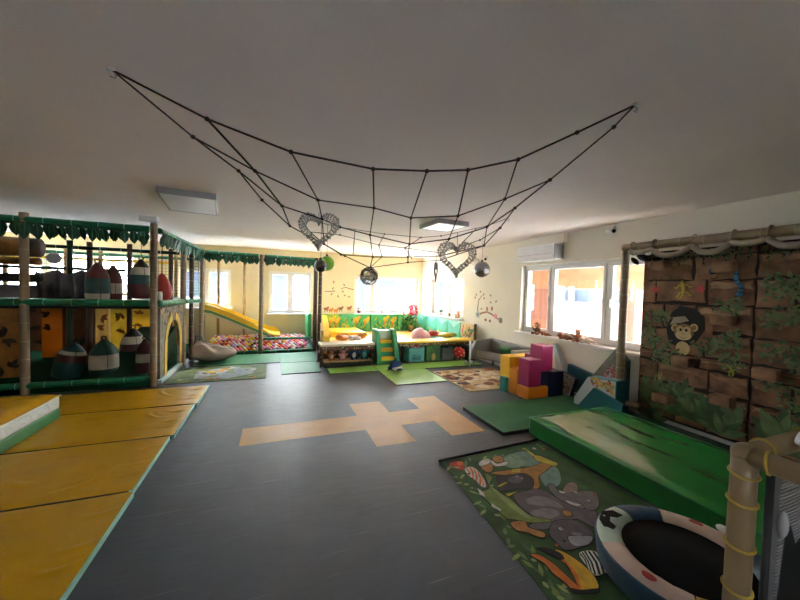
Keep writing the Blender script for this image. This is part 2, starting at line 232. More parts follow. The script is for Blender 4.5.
def glass_mat():
    m = bpy.data.materials.new('window_glass'); m.use_nodes = True; nt = m.node_tree; N = nt.nodes; L = nt.links
    N.remove(N['Principled BSDF']); t = N.new('ShaderNodeBsdfTransparent'); g = N.new('ShaderNodeBsdfGlossy'); g.inputs['Roughness'].default_value = .02
    t.inputs['Color'].default_value = (.93, .96, .97, 1)
    mx = N.new('ShaderNodeMixShader'); mx.inputs[0].default_value = .05
    L.new(t.outputs[0], mx.inputs[1]); L.new(g.outputs[0], mx.inputs[2]); L.new(mx.outputs[0], N['Material Output'].inputs['Surface'])
    return m
M['glass'] = glass_mat()

# ------------------------------------------------------------------ mesh builder
class MB:
    def __init__(s): s.bm = bmesh.new(); s.mats = []; s.M = Matrix()
    def mi(s, m):
        m = M[m]
        if m not in s.mats: s.mats.append(m)
        return s.mats.index(m)
    def add(s, vs, fs, m, smooth=False):
        i = s.mi(m); bv = [s.bm.verts.new(s.M @ V(v)) for v in vs]
        for f in fs:
            try: bf = s.bm.faces.new([bv[k] for k in f])
            except ValueError: continue
            bf.material_index = i; bf.smooth = smooth
        return s
    def box(s, c, d, m, bev=0., rot=None, seg=2, rng=None):
        b = bmesh.new(); bmesh.ops.create_cube(b, size=1)
        for v in b.verts: v.co = V((v.co.x * d[0], v.co.y * d[1], v.co.z * d[2]))
        if bev: bmesh.ops.bevel(b, geom=b.edges[:], offset=min(bev, min(d) * .45), segments=seg, profile=.6, affect='EDGES')
        R = (Euler(rot).to_matrix().to_4x4() if rot else Matrix())
        b.verts.index_update()
        vs = [(R @ v.co) + V(c) for v in b.verts]; fs = [[v.index for v in f.verts] for f in b.faces]
        s.add(vs, fs, m, False); b.free(); return s
    def bx(s, x0, x1, y0, y1, z0, z1, m, bev=0.):
        return s.box(((x0 + x1) / 2, (y0 + y1) / 2, (z0 + z1) / 2), (abs(x1 - x0), abs(y1 - y0), abs(z1 - z0)), m, bev)
    def tube(s, pts, r, m, n=8, closed=False, caps=True, smooth=True):
        pts = [V(p) for p in pts]; k = len(pts); rs = r if isinstance(r, (list, tuple)) else [r] * k
        vs = []; prev = None
        for i, p in enumerate(pts):
            if closed: t = pts[(i + 1) % k] - pts[i - 1]
            else: t = pts[min(i + 1, k - 1)] - pts[max(i - 1, 0)]
            t.normalize()
            if prev is None:
                a = V((0, 0, 1)) if abs(t.z) < .9 else V((1, 0, 0)); u = t.cross(a).normalized()
            else:
                u = (prev - t * prev.dot(t))
                u = u.normalized() if u.length > 1e-6 else t.orthogonal().normalized()
            prev = u; w = t.cross(u)
            for j in range(n):
                a = 2 * math.pi * j / n; vs.append(p + (u * math.cos(a) + w * math.sin(a)) * rs[i])
        fs = []
        for i in range(k if closed else k - 1):
            for j in range(n):
                a = i * n + j; b = i * n + (j + 1) % n; c = ((i + 1) % k) * n + (j + 1) % n; d = ((i + 1) % k) * n + j
                fs.append([a, b, c, d])
        if caps and not closed: fs.append(list(range(n))[::-1]); fs.append([(k - 1) * n + j for j in range(n)])
        return s.add(vs, fs, m, smooth)
    def cyl(s, p0, p1, r, m, n=14, r1=None): return s.tube([p0, p1], [r, r if r1 is None else r1], m, n)
    def lathe(s, prof, m, n=18, c=(0, 0, 0), mfn=None):
        vs = []; 
        for r, z in prof:
            for j in range(n):
                a = 2 * math.pi * j / n; vs.append((c[0] + r * math.cos(a), c[1] + r * math.sin(a), c[2] + z))
        groups = {}
        for i in range(len(prof) - 1):
            k = mfn(i) if mfn else m
            for j in range(n): groups.setdefault(k, []).append([i * n + j, i * n + (j + 1) % n, (i + 1) * n + (j + 1) % n, (i + 1) * n + j])
        k0 = mfn(0) if mfn else m; k1 = mfn(len(prof) - 2) if mfn else m
        groups.setdefault(k0, []).append(list(range(n))[::-1]); groups.setdefault(k1, []).append([(len(prof) - 1) * n + j for j in range(n)])
        bv = [s.bm.verts.new(s.M @ V(v)) for v in vs]
        for k, fs in groups.items():
            i = s.mi(k)
            for f in fs:
                bf = s.bm.faces.new([bv[q] for q in f]); bf.material_index = i; bf.smooth = len(f) == 4
        return s
    def ell(s, c, r, m, rot=None, nu=14, nv=9, fn=None):
        R = Euler(rot).to_matrix() if rot else Matrix.Identity(3)
        vs = []; 
        for i in range(nv + 1):
            th = math.pi * i / nv
            for j in range(nu):
                ph = 2 * math.pi * j / nu; p = V((math.sin(th) * math.cos(ph), math.sin(th) * math.sin(ph), math.cos(th)))
                q = V((p.x * r[0], p.y * r[1], p.z * r[2]))
                if fn: q = fn(p, q)
                vs.append(R @ q + V(c))
        fs = []
        for i in range(nv):
            for j in range(nu):
                a, b, cc, d = i * nu + j, i * nu + (j + 1) % nu, (i + 1) * nu + (j + 1) % nu, (i + 1) * nu + j
                fs.append([d, cc, b, a])
        s.add(vs, fs, m, True)
        return s
    def prism(s, poly, w0, w1, m, fr=None, side=None):
        """polygon in the (u,v) plane of frame fr, extruded from w0 to w1"""
        fr = fr or Matrix(); n = len(poly)
        vs = [fr @ V((p[0], p[1], w0)) for p in poly] + [fr @ V((p[0], p[1], w1)) for p in poly]
        bv = [s.bm.verts.new(s.M @ v) for v in vs]
        i = s.mi(m); k = s.mi(side or m)
        for f, q in ((list(range(n))[::-1], k if side else i), (list(range(n, 2 * n)), i)):
            bf = s.bm.faces.new([bv[a] for a in f]); bf.material_index = q
        for a in range(n):
            b = (a + 1) % n; bf = s.bm.faces.new([bv[a], bv[b], bv[n + b], bv[n + a]]); bf.material_index = k
        return s
    def disc(s, c, ru, rv, w0, w1, m, fr=None, n=14, ang=0):
        ca, sa = math.cos(ang), math.sin(ang)
        return s.prism([(c[0] + ru * math.cos(2 * math.pi * j / n) * ca - rv * math.sin(2 * math.pi * j / n) * sa, c[1] + ru * math.cos(2 * math.pi * j / n) * sa + rv * math.sin(2 * math.pi * j / n) * ca) for j in range(n)], w0, w1, m, fr)
    def leaf(s, c, ang, l, w, w0, m, fr=None, th=.006):
        ca, sa = math.cos(ang), math.sin(ang); P = []
        for t, q in ((0, .04), (.2, .36), (.45, .5), (.75, .3)): P.append((t, q))
        pl = [(t * l, q * w) for t, q in P] + [(l, 0)] + [(t * l, -q * w) for t, q in P[::-1]]
        return s.prism([(c[0] + x * ca - y * sa, c[1] + x * sa + y * ca) for x, y in pl], w0, w0 + th, m, fr)
    def build(s, name, parent=None, origin=None, recalc=True):
        if recalc: bmesh.ops.recalc_face_normals(s.bm, faces=s.bm.faces[:])
        o = origin if origin is not None else (V(parent.get('_o', (0, 0, 0))) if parent else V((0, 0, 0)))
        o = V(o)
        for v in s.bm.verts: v.co -= o
        me = bpy.data.meshes.new(name); s.bm.to_mesh(me); s.bm.free()
        for m in s.mats: me.materials.append(m)
        ob = bpy.data.objects.new(name, me); COL.objects.link(ob)
        ORG[ob.name] = o
        if parent: ob.parent = parent
        else: ob.location = o
        return ob
ORG = {}
_bd = MB.build
def _build(s, name, parent=None, origin=None, recalc=True):
    if parent is not None and origin is None: origin = ORG[parent.name]
    return _bd(s, name, parent, origin, recalc)
MB.build = _build

def tag(o, label, cat, group=None, kind=None):
    o['label'] = label; o['category'] = cat
    if group: o['group'] = group
    if kind: o['kind'] = kind
    return o
def thing(name, loc, label, cat, group=None):
    o = bpy.data.objects.new(name, None); COL.objects.link(o); o.location = loc; o.empty_display_size = .1
    ORG[o.name] = V(loc); return tag(o, label, cat, group)
def struct(o): o['kind'] = 'structure'; return o
def dup(root, loc, rz=None, label=None):
    r = root.copy(); COL.objects.link(r); r.location = loc
    if rz is not None: r.rotation_euler = (0, 0, rz)
    if label: r['label'] = label
    for ch in list(root.children):
        c = ch.copy(); COL.objects.link(c); c.parent = r
        for g in list(ch.children):
            d = g.copy(); COL.objects.link(d); d.parent = c
    return r
def frame(o, u, v, w): # local (u,v,w) -> world
    u, v, w = V(u), V(v), V(w)
    return Matrix(((u.x, v.x, w.x, o[0]), (u.y, v.y, w.y, o[1]), (u.z, v.z, w.z, o[2]), (0, 0, 0, 1)))
FR_RIGHT = lambda X: frame((X, 0, 0), (0, 1, 0), (0, 0, 1), (-1, 0, 0))   # wall at X, facing the room (-X): (u=Y, v=Z, w=out)
FR_BACK = lambda Y: frame((0, Y, 0), (1, 0, 0), (0, 0, 1), (0, -1, 0))    # wall at Y, facing -Y
FR_FLOOR = lambda z: frame((0, 0, z), (1, 0, 0), (0, 1, 0), (0, 0, 1))
def smooth_path(pts, k=4):
    pts = [V(p) for p in pts]; out = []
    for i in range(len(pts) - 1):
        p0 = pts[max(i - 1, 0)]; p1 = pts[i]; p2 = pts[i + 1]; p3 = pts[min(i + 2, len(pts) - 1)]
        for j in range(k):
            t = j / k
            out.append(.5 * ((2 * p1) + (p2 - p0) * t + (2 * p0 - 5 * p1 + 4 * p2 - p3) * t * t + (3 * p1 - p0 - 3 * p2 + p3) * t ** 3))
    out.append(pts[-1]); return out

# ------------------------------------------------------------------ camera, light
cam = bpy.data.cameras.new('camera'); co = bpy.data.objects.new('camera', cam); COL.objects.link(co)
R_ = Matrix(((.93290552, -.01474623, -.35981917), (-.35903821, .03934505, -.93249318), (.02790786, .99911687, .03141076)))
co.matrix_world = Matrix.Translation((0, 0, 1.7)) @ R_.to_4x4()
cam.sensor_width = 36; cam.lens = 330 / 800 * 36; cam.clip_start = .02; cam.clip_end = 500
SC.camera = co
SC.view_settings.view_transform = 'Standard'; SC.view_settings.look = 'None'; SC.view_settings.gamma = 1; SC.view_settings.exposure = EXPOSURE
SC.cycles.use_denoising = True
SC.cycles.max_bounces = 10; SC.cycles.diffuse_bounces = 6; SC.cycles.glossy_bounces = 4; SC.cycles.transparent_max_bounces = 12
SC.cycles.sample_clamp_indirect = 8
w = bpy.data.worlds.new('sky'); SC.world = w; w.use_nodes = True
bg = w.node_tree.nodes['Background']
tc = w.node_tree.nodes.new('ShaderNodeTexCoord'); sx = w.node_tree.nodes.new('ShaderNodeSeparateXYZ'); w.node_tree.links.new(tc.outputs['Generated'], sx.inputs[0])
cr = w.node_tree.nodes.new('ShaderNodeValToRGB'); cr.color_ramp.elements[0].position = 0; cr.color_ramp.elements[0].color = (1, .95, .87, 1); cr.color_ramp.elements[1].position = .6; cr.color_ramp.elements[1].color = (.80, .88, 1, 1)
w.node_tree.links.new(sx.outputs['Z'], cr.inputs[0]); w.node_tree.links.new(cr.outputs[0], bg.inputs['Color'])
bg.inputs['Strength'].default_value = SKY
sl = bpy.data.lights.new('sun', 'SUN'); sl.energy = SUN; sl.angle = .02; sl.color = (1, .88, .70); so = bpy.data.objects.new('sun', sl); COL.objects.link(so)
so.rotation_euler = V((-.42, -.80, -.43)).to_track_quat('-Z', 'Y').to_euler()

# ------------------------------------------------------------------ room shell
X0, X1, Y0, Y1, ZC = -6.5, 4.9, -2.2, 10.6, 2.8
mb = MB(); T = .46
ox, oy = -.31, 3.34
def cuts(a, b, o):
    k0 = math.ceil((a - o) / T + 1e-6); k = k0; r = [a]
    while o + k * T < b - 1e-6: r.append(o + k * T); k += 1
    return r + [b]
xs = cuts(X0, X1, ox); ys = cuts(Y0, Y1, oy)
def orange(x, y):
    i = math.floor((x - ox) / T); j = math.floor((y - oy) / T)
    return (j == 1 and 0 <= i <= 5) or (j in (0, 2) and i in (3, 5))
vs = [(x, y, 0) for y in ys for x in xs]; nx = len(xs)
for flag in (False, True):
    fs = [[j * nx + i, j * nx + i + 1, (j + 1) * nx + i + 1, (j + 1) * nx + i] for j in range(len(ys) - 1) for i in range(nx - 1) if orange((xs[i] + xs[i + 1]) / 2, (ys[j] + ys[j + 1]) / 2) == flag]
    mb.add(vs, fs, 'floor_orange' if flag else 'floor_grey')
bmesh.ops.remove_doubles(mb.bm, verts=mb.bm.verts[:], dist=1e-5)
bmesh.ops.delete(mb.bm, geom=[v for v in mb.bm.verts if not v.link_faces], context='VERTS')
mb.bx(X0, X1, Y0, Y1, -.12, -.004, 'floor_grey')
struct(mb.build('floor', recalc=False))
struct(MB().bx(X0 - .25, X1 + .25, Y0 - .25, Y1 + .25, ZC, ZC + .2, 'ceiling').build('ceiling'))

def wall(name, axis, at, th, lo, hi, opens, m, z0=-.12, z1=ZC):
    """wall slab with rectangular openings (a0,a1,z0,z1)"""
    A = sorted({lo, hi, *[o[0] for o in opens], *[o[1] for o in opens]}); Z = sorted({z0, z1, *[o[2] for o in opens], *[o[3] for o in opens]})
    mb = MB()
    for i in range(len(A) - 1):
        run = None
        for j in range(len(Z) - 1):
            a, z = (A[i] + A[i + 1]) / 2, (Z[j] + Z[j + 1]) / 2
            hole = any(o[0] < a < o[1] and o[2] < z < o[3] for o in opens)
            if hole: continue
            if axis == 'Y': mb.bx(A[i], A[i + 1], at, at + th, Z[j], Z[j + 1], m)
            else: mb.bx(at, at + th, A[i], A[i + 1], Z[j], Z[j + 1], m)
    return struct(mb.build(name))
WB = [(-.12, 1.12, .89, 2.15), (2.49, 4.78, .89, 2.12), (-2.40, -1.12, 1.05, 2.15), (-6.2, -3.35, 1.22, 2.45)]
WR = [(2.60, 5.60, .90, 2.27), (7.85, 9.85, .95, 2.07)]
WF_FILL = [(-1.3, -.3, 1.3, 2.15)]  # added opening behind the camera, lets in fill light for the foreground
wall('wall_back', 'Y', Y1, .28, X0 - .25, X1 + .25, WB, 'wall_cream')
wall('wall_right', 'X', X1, .28, Y0, Y1, WR, 'wall_white')
wall('wall_left', 'X', X0 - .25, .25, Y0, Y1, [], 'wall_white')
wall('wall_front', 'Y', Y0 - .25, .25, X0 - .25, X1 + .25, WF_FILL, 'wall_white')

def window(idx, axis, at, out, a0, a1, z0, z1, mull, sill=True, bars=False):
    """upvc window: root is the outer frame; sashes, panes and sill are parts. at = inner wall face, out = +1 outward along the axis"""
    d = .12 * out
    def B(mb, p0, p1, q0, q1, w0, w1, m, bev=.006):
        lo, hi = sorted((at + w0 * out, at + w1 * out))
        if axis == 'Y': mb.bx(p0, p1, lo, hi, q0, q1, m, bev)
        else: mb.bx(lo, hi, p0, p1, q0, q1, m, bev)
    def ring(mb, p0, p1, q0, q1, t, w0, w1, m):
        B(mb, p0, p1, q0, q0 + t, w0, w1, m); B(mb, p0, p1, q1 - t, q1, w0, w1, m)
        B(mb, p0, p0 + t, q0 + t, q1 - t, w0, w1, m); B(mb, p1 - t, p1, q0 + t, q1 - t, w0, w1, m)
    f = MB(); ring(f, a0, a1, z0, z1, .05, .10, .18, 'pvc')
    for c in mull: B(f, c - .03, c + .03, z0 + .05, z1 - .05, .10, .18, 'pvc')
    root = struct(f.build('window_%d' % idx))
    ed = [a0 + .05] + [v for c in mull for v in (c - .03, c + .03)] + [a1 - .05]
    for k in range(0, len(ed), 2):
        s = MB(); ring(s, ed[k], ed[k + 1], z0 + .05, z1 - .05, .055, .085, .15, 'pvc')
        sa = s.build('window_sash', root)
        g = MB(); B(g, ed[k] + .05, ed[k + 1] - .05, z0 + .1, z1 - .1, .118, .124, 'glass', 0)
        g.build('window_pane', sa)
        h = MB(); hx = ed[k] + .028 if k else ed[k + 1] - .028
        B(h, hx - .012, hx + .012, (z0 + z1) / 2 - .07, (z0 + z1) / 2 + .05, .06, .084, 'white_plastic'); h.build('window_handle', sa)
    if sill:
        s = MB(); B(s, a0 - .04, a1 + .04, z0 - .04, z0, -.12, .10, 'pvc', .012); s.build('window_sill', root)
    return root
window(1, 'Y', Y1, 1, *WB[0], [.5])
window(2, 'Y', Y1, 1, *WB[1], [3.10, 4.15])
window(3, 'Y', Y1, 1, *WB[2], [-1.76])
window(4, 'Y', Y1, 1, *WB[3], [-5.2, -4.25])
window(5, 'X', X1, 1, *WR[0], [3.73, 4.87])
window(6, 'X', X1, 1, *WR[1], [8.45, 9.05])
window(7, 'Y', Y0, -1, *WF_FILL[0], [-.8])  # added window, out of view, there to brighten the foreground
def bb(name, *a): struct(MB().bx(*a, 'pvc', .004).build(name))
bb('baseboard_right', X1 - .015, X1, Y0, Y1, 0, .07)
bb('baseboard_front', X0, X1, Y0, Y0 + .015, 0, .07)
bb('baseboard_back', X0, X1 - .016, Y1 - .015, Y1, 0, .07)

# ------------------------------------------------------------------ outside
def outs(): 
    struct(MB().bx(-120, 13, -60, 260, -.5, -.3, 'snow').build('ground'))
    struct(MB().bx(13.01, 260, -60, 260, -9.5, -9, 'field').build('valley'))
    t = thing('terrace', (6.8, 4.5, -.3), 'peach stuccoed covered terrace seen through the wide right-hand window', 'terrace')
    MB().bx(5.2, 8.6, 1.0, 9.0, -.3, -.06, 'paving').build('terrace_floor', t)
    MB().bx(5.2, 8.6, 1.0, 9.0, 2.45, 2.6, 'stucco_peach').build('terrace_roof', t)
    MB().bx(8.0, 8.5, 1.0, 9.0, 1.86, 2.44, 'stucco_peach').build('terrace_beam', t)
    MB().bx(8.0, 8.45, 7.95, 8.98, -.05, 1.855, 'stucco_pink').build('terrace_pillar', t)
    MB().bx(8.0, 8.35, 5.28, 5.66, -.05, 1.855, 'stucco_pink').build('terrace_pillar', t)
    MB().bx(8.0, 8.3, 1.4, 1.9, -.05, 1.855, 'stucco_pink').build('terrace_pillar', t)
    MB().bx(8.1, 8.25, 1.9, 5.27, -.05, .55, 'stucco_peach').bx(8.1, 8.25, 5.67, 7.94, -.05, .55, 'stucco_peach').build('parapet', t)
    MB().bx(5.2, 8.6, 9.0, 9.25, -.3, 2.6, 'stucco_pink').build('end_wall', t)
    m = MB(); r = random.Random(3); n = 34
    vs = []
    for i in range(n):
        a = -.3 + 1.25 * i / (n - 1); d = 105 + 12 * math.sin(i * 1.7)
        h = 9 + 5 * math.sin(i * .55 + 1) + 2 * math.sin(i * 1.9) + r.uniform(-1, 1)
        x, y = d * math.cos(a), d * math.sin(a)
        vs += [(x, y, -9), (x * 1.12, y * 1.12, h * .6), (x * 1.25, y * 1.25, h), (x * 1.5, y * 1.5, -9)]
    fs = [[i * 4 + k, (i + 1) * 4 + k, (i + 1) * 4 + k + 1, i * 4 + k + 1] for i in range(n - 1) for k in range(3)]
    fs += [[i * 4 + 3, (i + 1) * 4 + 3, (i + 1) * 4, i * 4] for i in range(n - 1)] + [[0, 1, 2, 3], [(n - 1) * 4 + k for k in (3, 2, 1, 0)]]
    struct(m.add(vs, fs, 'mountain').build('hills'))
    def house(loc, w, d, h, rz, label):
        t = thing('house', loc, label, 'house'); t.rotation_euler = (0, 0, rz)
        def P(nm, fn): b = MB(); fn(b); o = b.build(nm, t, origin=(0, 0, 0)); return o
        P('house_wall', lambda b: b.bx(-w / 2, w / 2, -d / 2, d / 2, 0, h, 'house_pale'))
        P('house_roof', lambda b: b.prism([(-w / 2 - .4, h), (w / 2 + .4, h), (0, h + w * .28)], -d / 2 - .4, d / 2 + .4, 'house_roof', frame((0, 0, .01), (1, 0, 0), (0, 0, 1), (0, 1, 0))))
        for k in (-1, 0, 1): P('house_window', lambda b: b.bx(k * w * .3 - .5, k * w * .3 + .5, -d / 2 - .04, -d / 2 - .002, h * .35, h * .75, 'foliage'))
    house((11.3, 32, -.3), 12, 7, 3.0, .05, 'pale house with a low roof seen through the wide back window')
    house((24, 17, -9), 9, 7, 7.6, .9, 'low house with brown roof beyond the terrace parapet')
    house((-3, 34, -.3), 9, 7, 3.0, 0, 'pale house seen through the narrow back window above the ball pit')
outs()
# ------------------------------------------------------------------ play frame (left)
pf = thing('play_structure', (-2.5, 8.0, 0), 'two-storey soft play frame with bamboo-look posts and green leaf valance on the left', 'play frame')
def bamboo(mb, p0, p1, r, step=.26, m='bamboo', ring='bamboo_ring', n=12, rr=.0025):
    p0, p1 = V(p0), V(p1); L = (p1 - p0).length; k = max(1, round(L / step)); d = (p1 - p0) / k; u = d.normalized()
    for i in range(k):
        a = p0 + d * i; b = a + d
        mb.tube([a + u * .004, a + d * .12, a + d * .5, a + d * .88, b - u * .004], [r * .985, r * 1.0, r * .985, r * 1.0, r * .985], m, n, caps=(i in (0, k - 1)))
        if i: mb.tube([a - u * .007, a - u * .003, a + u * .003, a + u * .007], [r * .96, r + rr, r + rr, r * .96], ring, n)
    return mb
def post(x, y, z0, z1, r=.052, m='bamboo', ring='bamboo_ring', label=None):
    o = bamboo(MB(), (x, y, z0), (x, y, z1), r, .26, m, ring).build('post', pf)
    if label: o['label'] = label
def tubep(nm, p0, p1, r=.05, m='green_tube', parent=None):
    b = MB(); bamboo(b, p0, p1, r, .32, m, 'pen_yellow' if m == 'x' else 'mint', 10, .0015); return b.build(nm, parent or pf)
YF, XS = 6.42, -1.75
for x in (-5.2, -3.36, -1.80): post(x, YF, .0, 2.66)
for x, y in ((-1.73, 8.0), (-1.56, 8.95)): post(x, y, 0, 2.52)
post(-1.68, 8.48, 0, 2.52, .045, 'wood_dark', 'bamboo', 'dark brown post')
post(-.27, 8.92, 0, 2.48)
post(1.06, 9.02, 0, 2.48, .055, 'wood_dark', 'wood_dark', 'dark brown post'); post(1.19, 9.10, 0, 2.48, .05, 'wood_dark', 'bamboo', 'dark brown post')
for x, y, m in ((-3.55, 8.0, 'dark_green'), (-3.28, 8.05, 'wood_dark'), (-2.64, 8.0, 'wood_dark'), (-5.2, 8.0, 'wood_dark'), (-4.55, 10.1, 'wood_tan'), (-3.9, 10.1, 'wood_tan'), (-2.9, 10.1, 'wood_tan'), (-5.6, 10.1, 'wood_tan'), (-2.1, 8.6, 'wood_dark'), (-1.75, 10.2, 'wood_dark'), (-2.35, 10.1, 'wood_tan')):
    post(x, y, 0.10, 2.45, .045, m, m)
for x in (-.1, .55): post(x - 1.3, 10.3, 0, 2.45, .035, 'wood_tan', 'bamboo_ring')
# tubes
tubep('front_rail', (-6.0, YF, 2.56), (-1.86, YF, 2.56)); tubep('deck_rail', (-6.0, YF, 1.37), (-1.86, YF, 1.37), .055); tubep('kick_rail', (-6.0, YF, .14), (-1.86, YF, .14), .045)
tubep('side_rail', (XS, 6.48, 2.55), (-1.60, 8.92, 2.50)); tubep('deck_rail', (XS, 6.48, 1.36), (-1.74, 7.94, 1.33), .055); tubep('deck_rail', (-1.72, 8.06, 1.33), (-1.60, 8.9, 1.32), .05)
tubep('pit_top_rail', (-1.50, 8.95, 2.46), (-.33, 8.93, 2.44)); tubep('pit_top_rail', (-.21, 8.93, 2.44), (1.02, 8.95, 2.42))
tubep('pit_rail', (-.21, 8.93, .375), (1.01, 8.95, .365), .03)
tubep('pit_kerb', (-1.50, 8.93, .045), (-.33, 8.91, .045), .045); tubep('pit_kerb', (-.21, 8.91, .045), (1.01, 8.94, .045), .045)
tubep('back_rail', (-6.0, 10.1, 2.35), (-1.8, 10.1, 2.35), .04); tubep('back_rail', (-6.0, 8.0, 2.32), (-1.8, 8.0, 2.32), .035, 'dark_green')
tubep('back_rail', (-6, 8.0, 1.92), (-2.7, 8.0, 1.92), .03, 'dark_green')
MB().bx(-1.98, -1.74, 6.34, 6.50, 2.665, 2.76, 'white_plastic', .01).build('ceiling_bracket', pf)
# decks
MB().bx(-6.0, -1.80, 6.48, 10.25, 1.27, 1.345, 'deck_black', .01).build('deck', pf)
MB().bx(-6.0, -1.80, 6.47, 10.25, 0.0, .095, 'base_green', .02).build('base_mat', pf)
o = MB().bx(-1.795, -1.72, 6.56, 7.94, 0, .07, 'foam_pale', .01).build('base_strip', pf); o['label'] = 'pale strip along the base'
# leaf valances
def valance(p0, p1, drop, k):
    p0, p1 = V(p0), V(p1); d = (p1 - p0); L = d.length; u = d.normalized(); w = V((u.y, -u.x, 0)); mb = MB(); r = random.Random(k)
    fr = frame(p0, u, (0, 0, 1), w)
    mb.prism([(0, -.035), (L, -.035), (L, .0), (0, .0)], -.012, .0, 'leaf_valance', fr)
    for layer, pitch in ((0, .085), (1, .125)):
        n = int(L / pitch)
        for i in range(n):
            x = (i + .5) * L / n + r.uniform(-.015, .015); l = drop * r.uniform(.75, 1.08) * (1 if layer else .82)
            f2 = fr @ Matrix.Translation((x, -.015, .004 + .03 * layer)) @ Matrix.Rotation(r.uniform(-.10, .10), 4, 'Z') @ Matrix.Rotation(r.uniform(-.55, .55), 4, 'Y') @ Matrix.Rotation(.10 + .25 * r.random(), 4, 'X')
            hw = .058
            P_ = [(-.012, 0), (-hw * .7, -l * .18), (-hw, -l * .45), (-hw * .72, -l * .75), (0, -l)]
            mb.prism(P_ + [(-q[0], q[1]) for q in P_[:-1][::-1]], 0, .006, 'leaf_valance', f2)
            mb.prism([(-.005, -.01), (-.004, -l * .9), (.004, -l * .9), (.005, -.01)], .006, .010, 'green_tube', f2)
    return mb.build('leaf_valance', pf)
valance((-6.0, YF - .05, 2.52), (-1.85, YF - .05, 2.52), .23, 1)
valance((XS + .055, 6.5, 2.53), (-1.55, 8.92, 2.48), .26, 2)
valance((-1.50, 8.88, 2.44), (-.33, 8.86, 2.42), .22, 3); valance((-.21, 8.86, 2.42), (1.08, 8.88, 2.40), .22, 4)
# nets (wire grids)
def net(nm, o, u, v, nu, nv, step, r=.0035):
    mb = MB(); o, u, v = V(o), V(u), V(v)
    for i in range(nu + 1): mb.tube([o + u * step * i, o + u * step * i + v * step * nv], r, 'net_dark', 3, smooth=False)
    for j in range(nv + 1): mb.tube([o + v * step * j, o + v * step * j + u * step * nu], r, 'net_dark', 3, smooth=False)
    return mb.build(nm, pf)
net('safety_net', (-6.0, 10.05, 1.36), (1, 0, 0), (0, 0, 1), 52, 12, .08)
net('safety_net', (-1.72, 8.1, 1.42), (0, 1, 0), (0, 0, 1), 27, 14, .07)
net('safety_net', (-1.72, 8.56, .12), (0, 1, 0), (0, 0, 1), 20, 16, .07)
net('safety_net', (-6.0, 6.46, 1.45), (1, 0, 0), (0, 0, 1), 24, 3, .08)
# lower printed panels at the back of the ground floor
def lpanel(x0, x1, y, m, seed, dark='print_dark', z0=.1, z1=1.26):
    r = random.Random(seed); mb = MB().bx(x0, x1, y, y + .03, z0, z1, m, .008); fr = FR_BACK(y)
    for i in range(int((x1 - x0) * 9)):
        c = (r.uniform(x0 + .1, x1 - .1), r.uniform(z0 + .15, z1 - .15)); a = r.uniform(0, 6.28)
        for k in range(3): mb.leaf(c, a + k * .9, r.uniform(.07, .15), .07, .001, dark, fr, .003)
    return mb.build('printed_panel', pf)
lpanel(-4.75, -3.75, 7.2, 'orange_panel', 1); lpanel(-5.9, -4.85, 7.2, 'brown_panel', 2)
lpanel(-4.40, -4.07, 8.9, 'orange_cloth', 3); lpanel(-4.03, -3.5, 8.8, 'brown_panel', 4); lpanel(-5.3, -4.72, 9.8, 'brown_panel', 9)
lpanel(-3.74, -3.45, 9.3, 'tan_cloth', 5, 'print_brown'); lpanel(-3.42, -3.07, 9.3, 'yellow_cloth', 6, 'print_brown'); lpanel(-3.03, -2.68, 9.3, 'yellow_cloth', 7, 'print_brown'); lpanel(-2.64, -2.3, 9.3, 'yellow_cloth', 8, 'print_brown')
tubep('back_rail', (-6.0, 10.12, 2.22), (-2.4, 10.12, 2.22), .035, 'yellow_plastic'); tubep('back_rail', (-6.0, 10.02, 1.40), (-2.4, 10.02, 1.40), .035, 'yellow_plastic')
# arch panel on the side
af = frame((XS, 0, 0), (0, 1, 0), (0, 0, 1), (1, 0, 0)); y0, y1, zt = 6.50, 7.94, 1.27
def archp(a, b, base, top, n=14):
    c = (a + b) / 2; h = (b - a) / 2
    return [(c - h * math.cos(math.pi * i / n), base + (top - base) * math.sin(math.pi * i / n) ** .8) for i in range(n + 1)]
ar = archp(6.86, 7.72, .45, 1.02)
mb = MB(); mb.prism([(y0, .10), (y0, zt), (y1, zt), (y1, .10), (7.72, .10)] + ar[::-1] + [(6.86, .10)], -.02, .02, 'grey_mural', af)
r = random.Random(5)
for i in range(46):
    y, z = r.uniform(y0 + .06, y1 - .06), r.uniform(1.04, 1.22); mb.leaf((y, z), r.uniform(0, 6.28), .10, .05, .021, r.choice(['print_brown', 'mural_leaf', 'tan_panel', 'grey_cloth']), af, .003)
ao = mb.build('arch_panel', pf)
mb = MB(); big = archp(6.72, 7.86, .42, 1.16)
for sgn in (0, 1):
    h = 7
    if sgn == 0: pl = [(6.72, .11)] + big[:h] + ar[:h][::-1] + [(6.86, .11)]
    else: pl = [(7.86, .11)] + big[::-1][:h] + ar[::-1][:h][::-1] + [(7.72, .11)]
    mb.prism(pl, .021, .03, 'yellow_panel', af)
o = mb.build('arch_trim', ao); o['label'] = 'yellow edging of the arch'
MB().prism([(6.7, .1), (8.6, .1), (8.6, .75)], -.9, -.25, 'dark_green', af).build('climbing_ramp', pf)
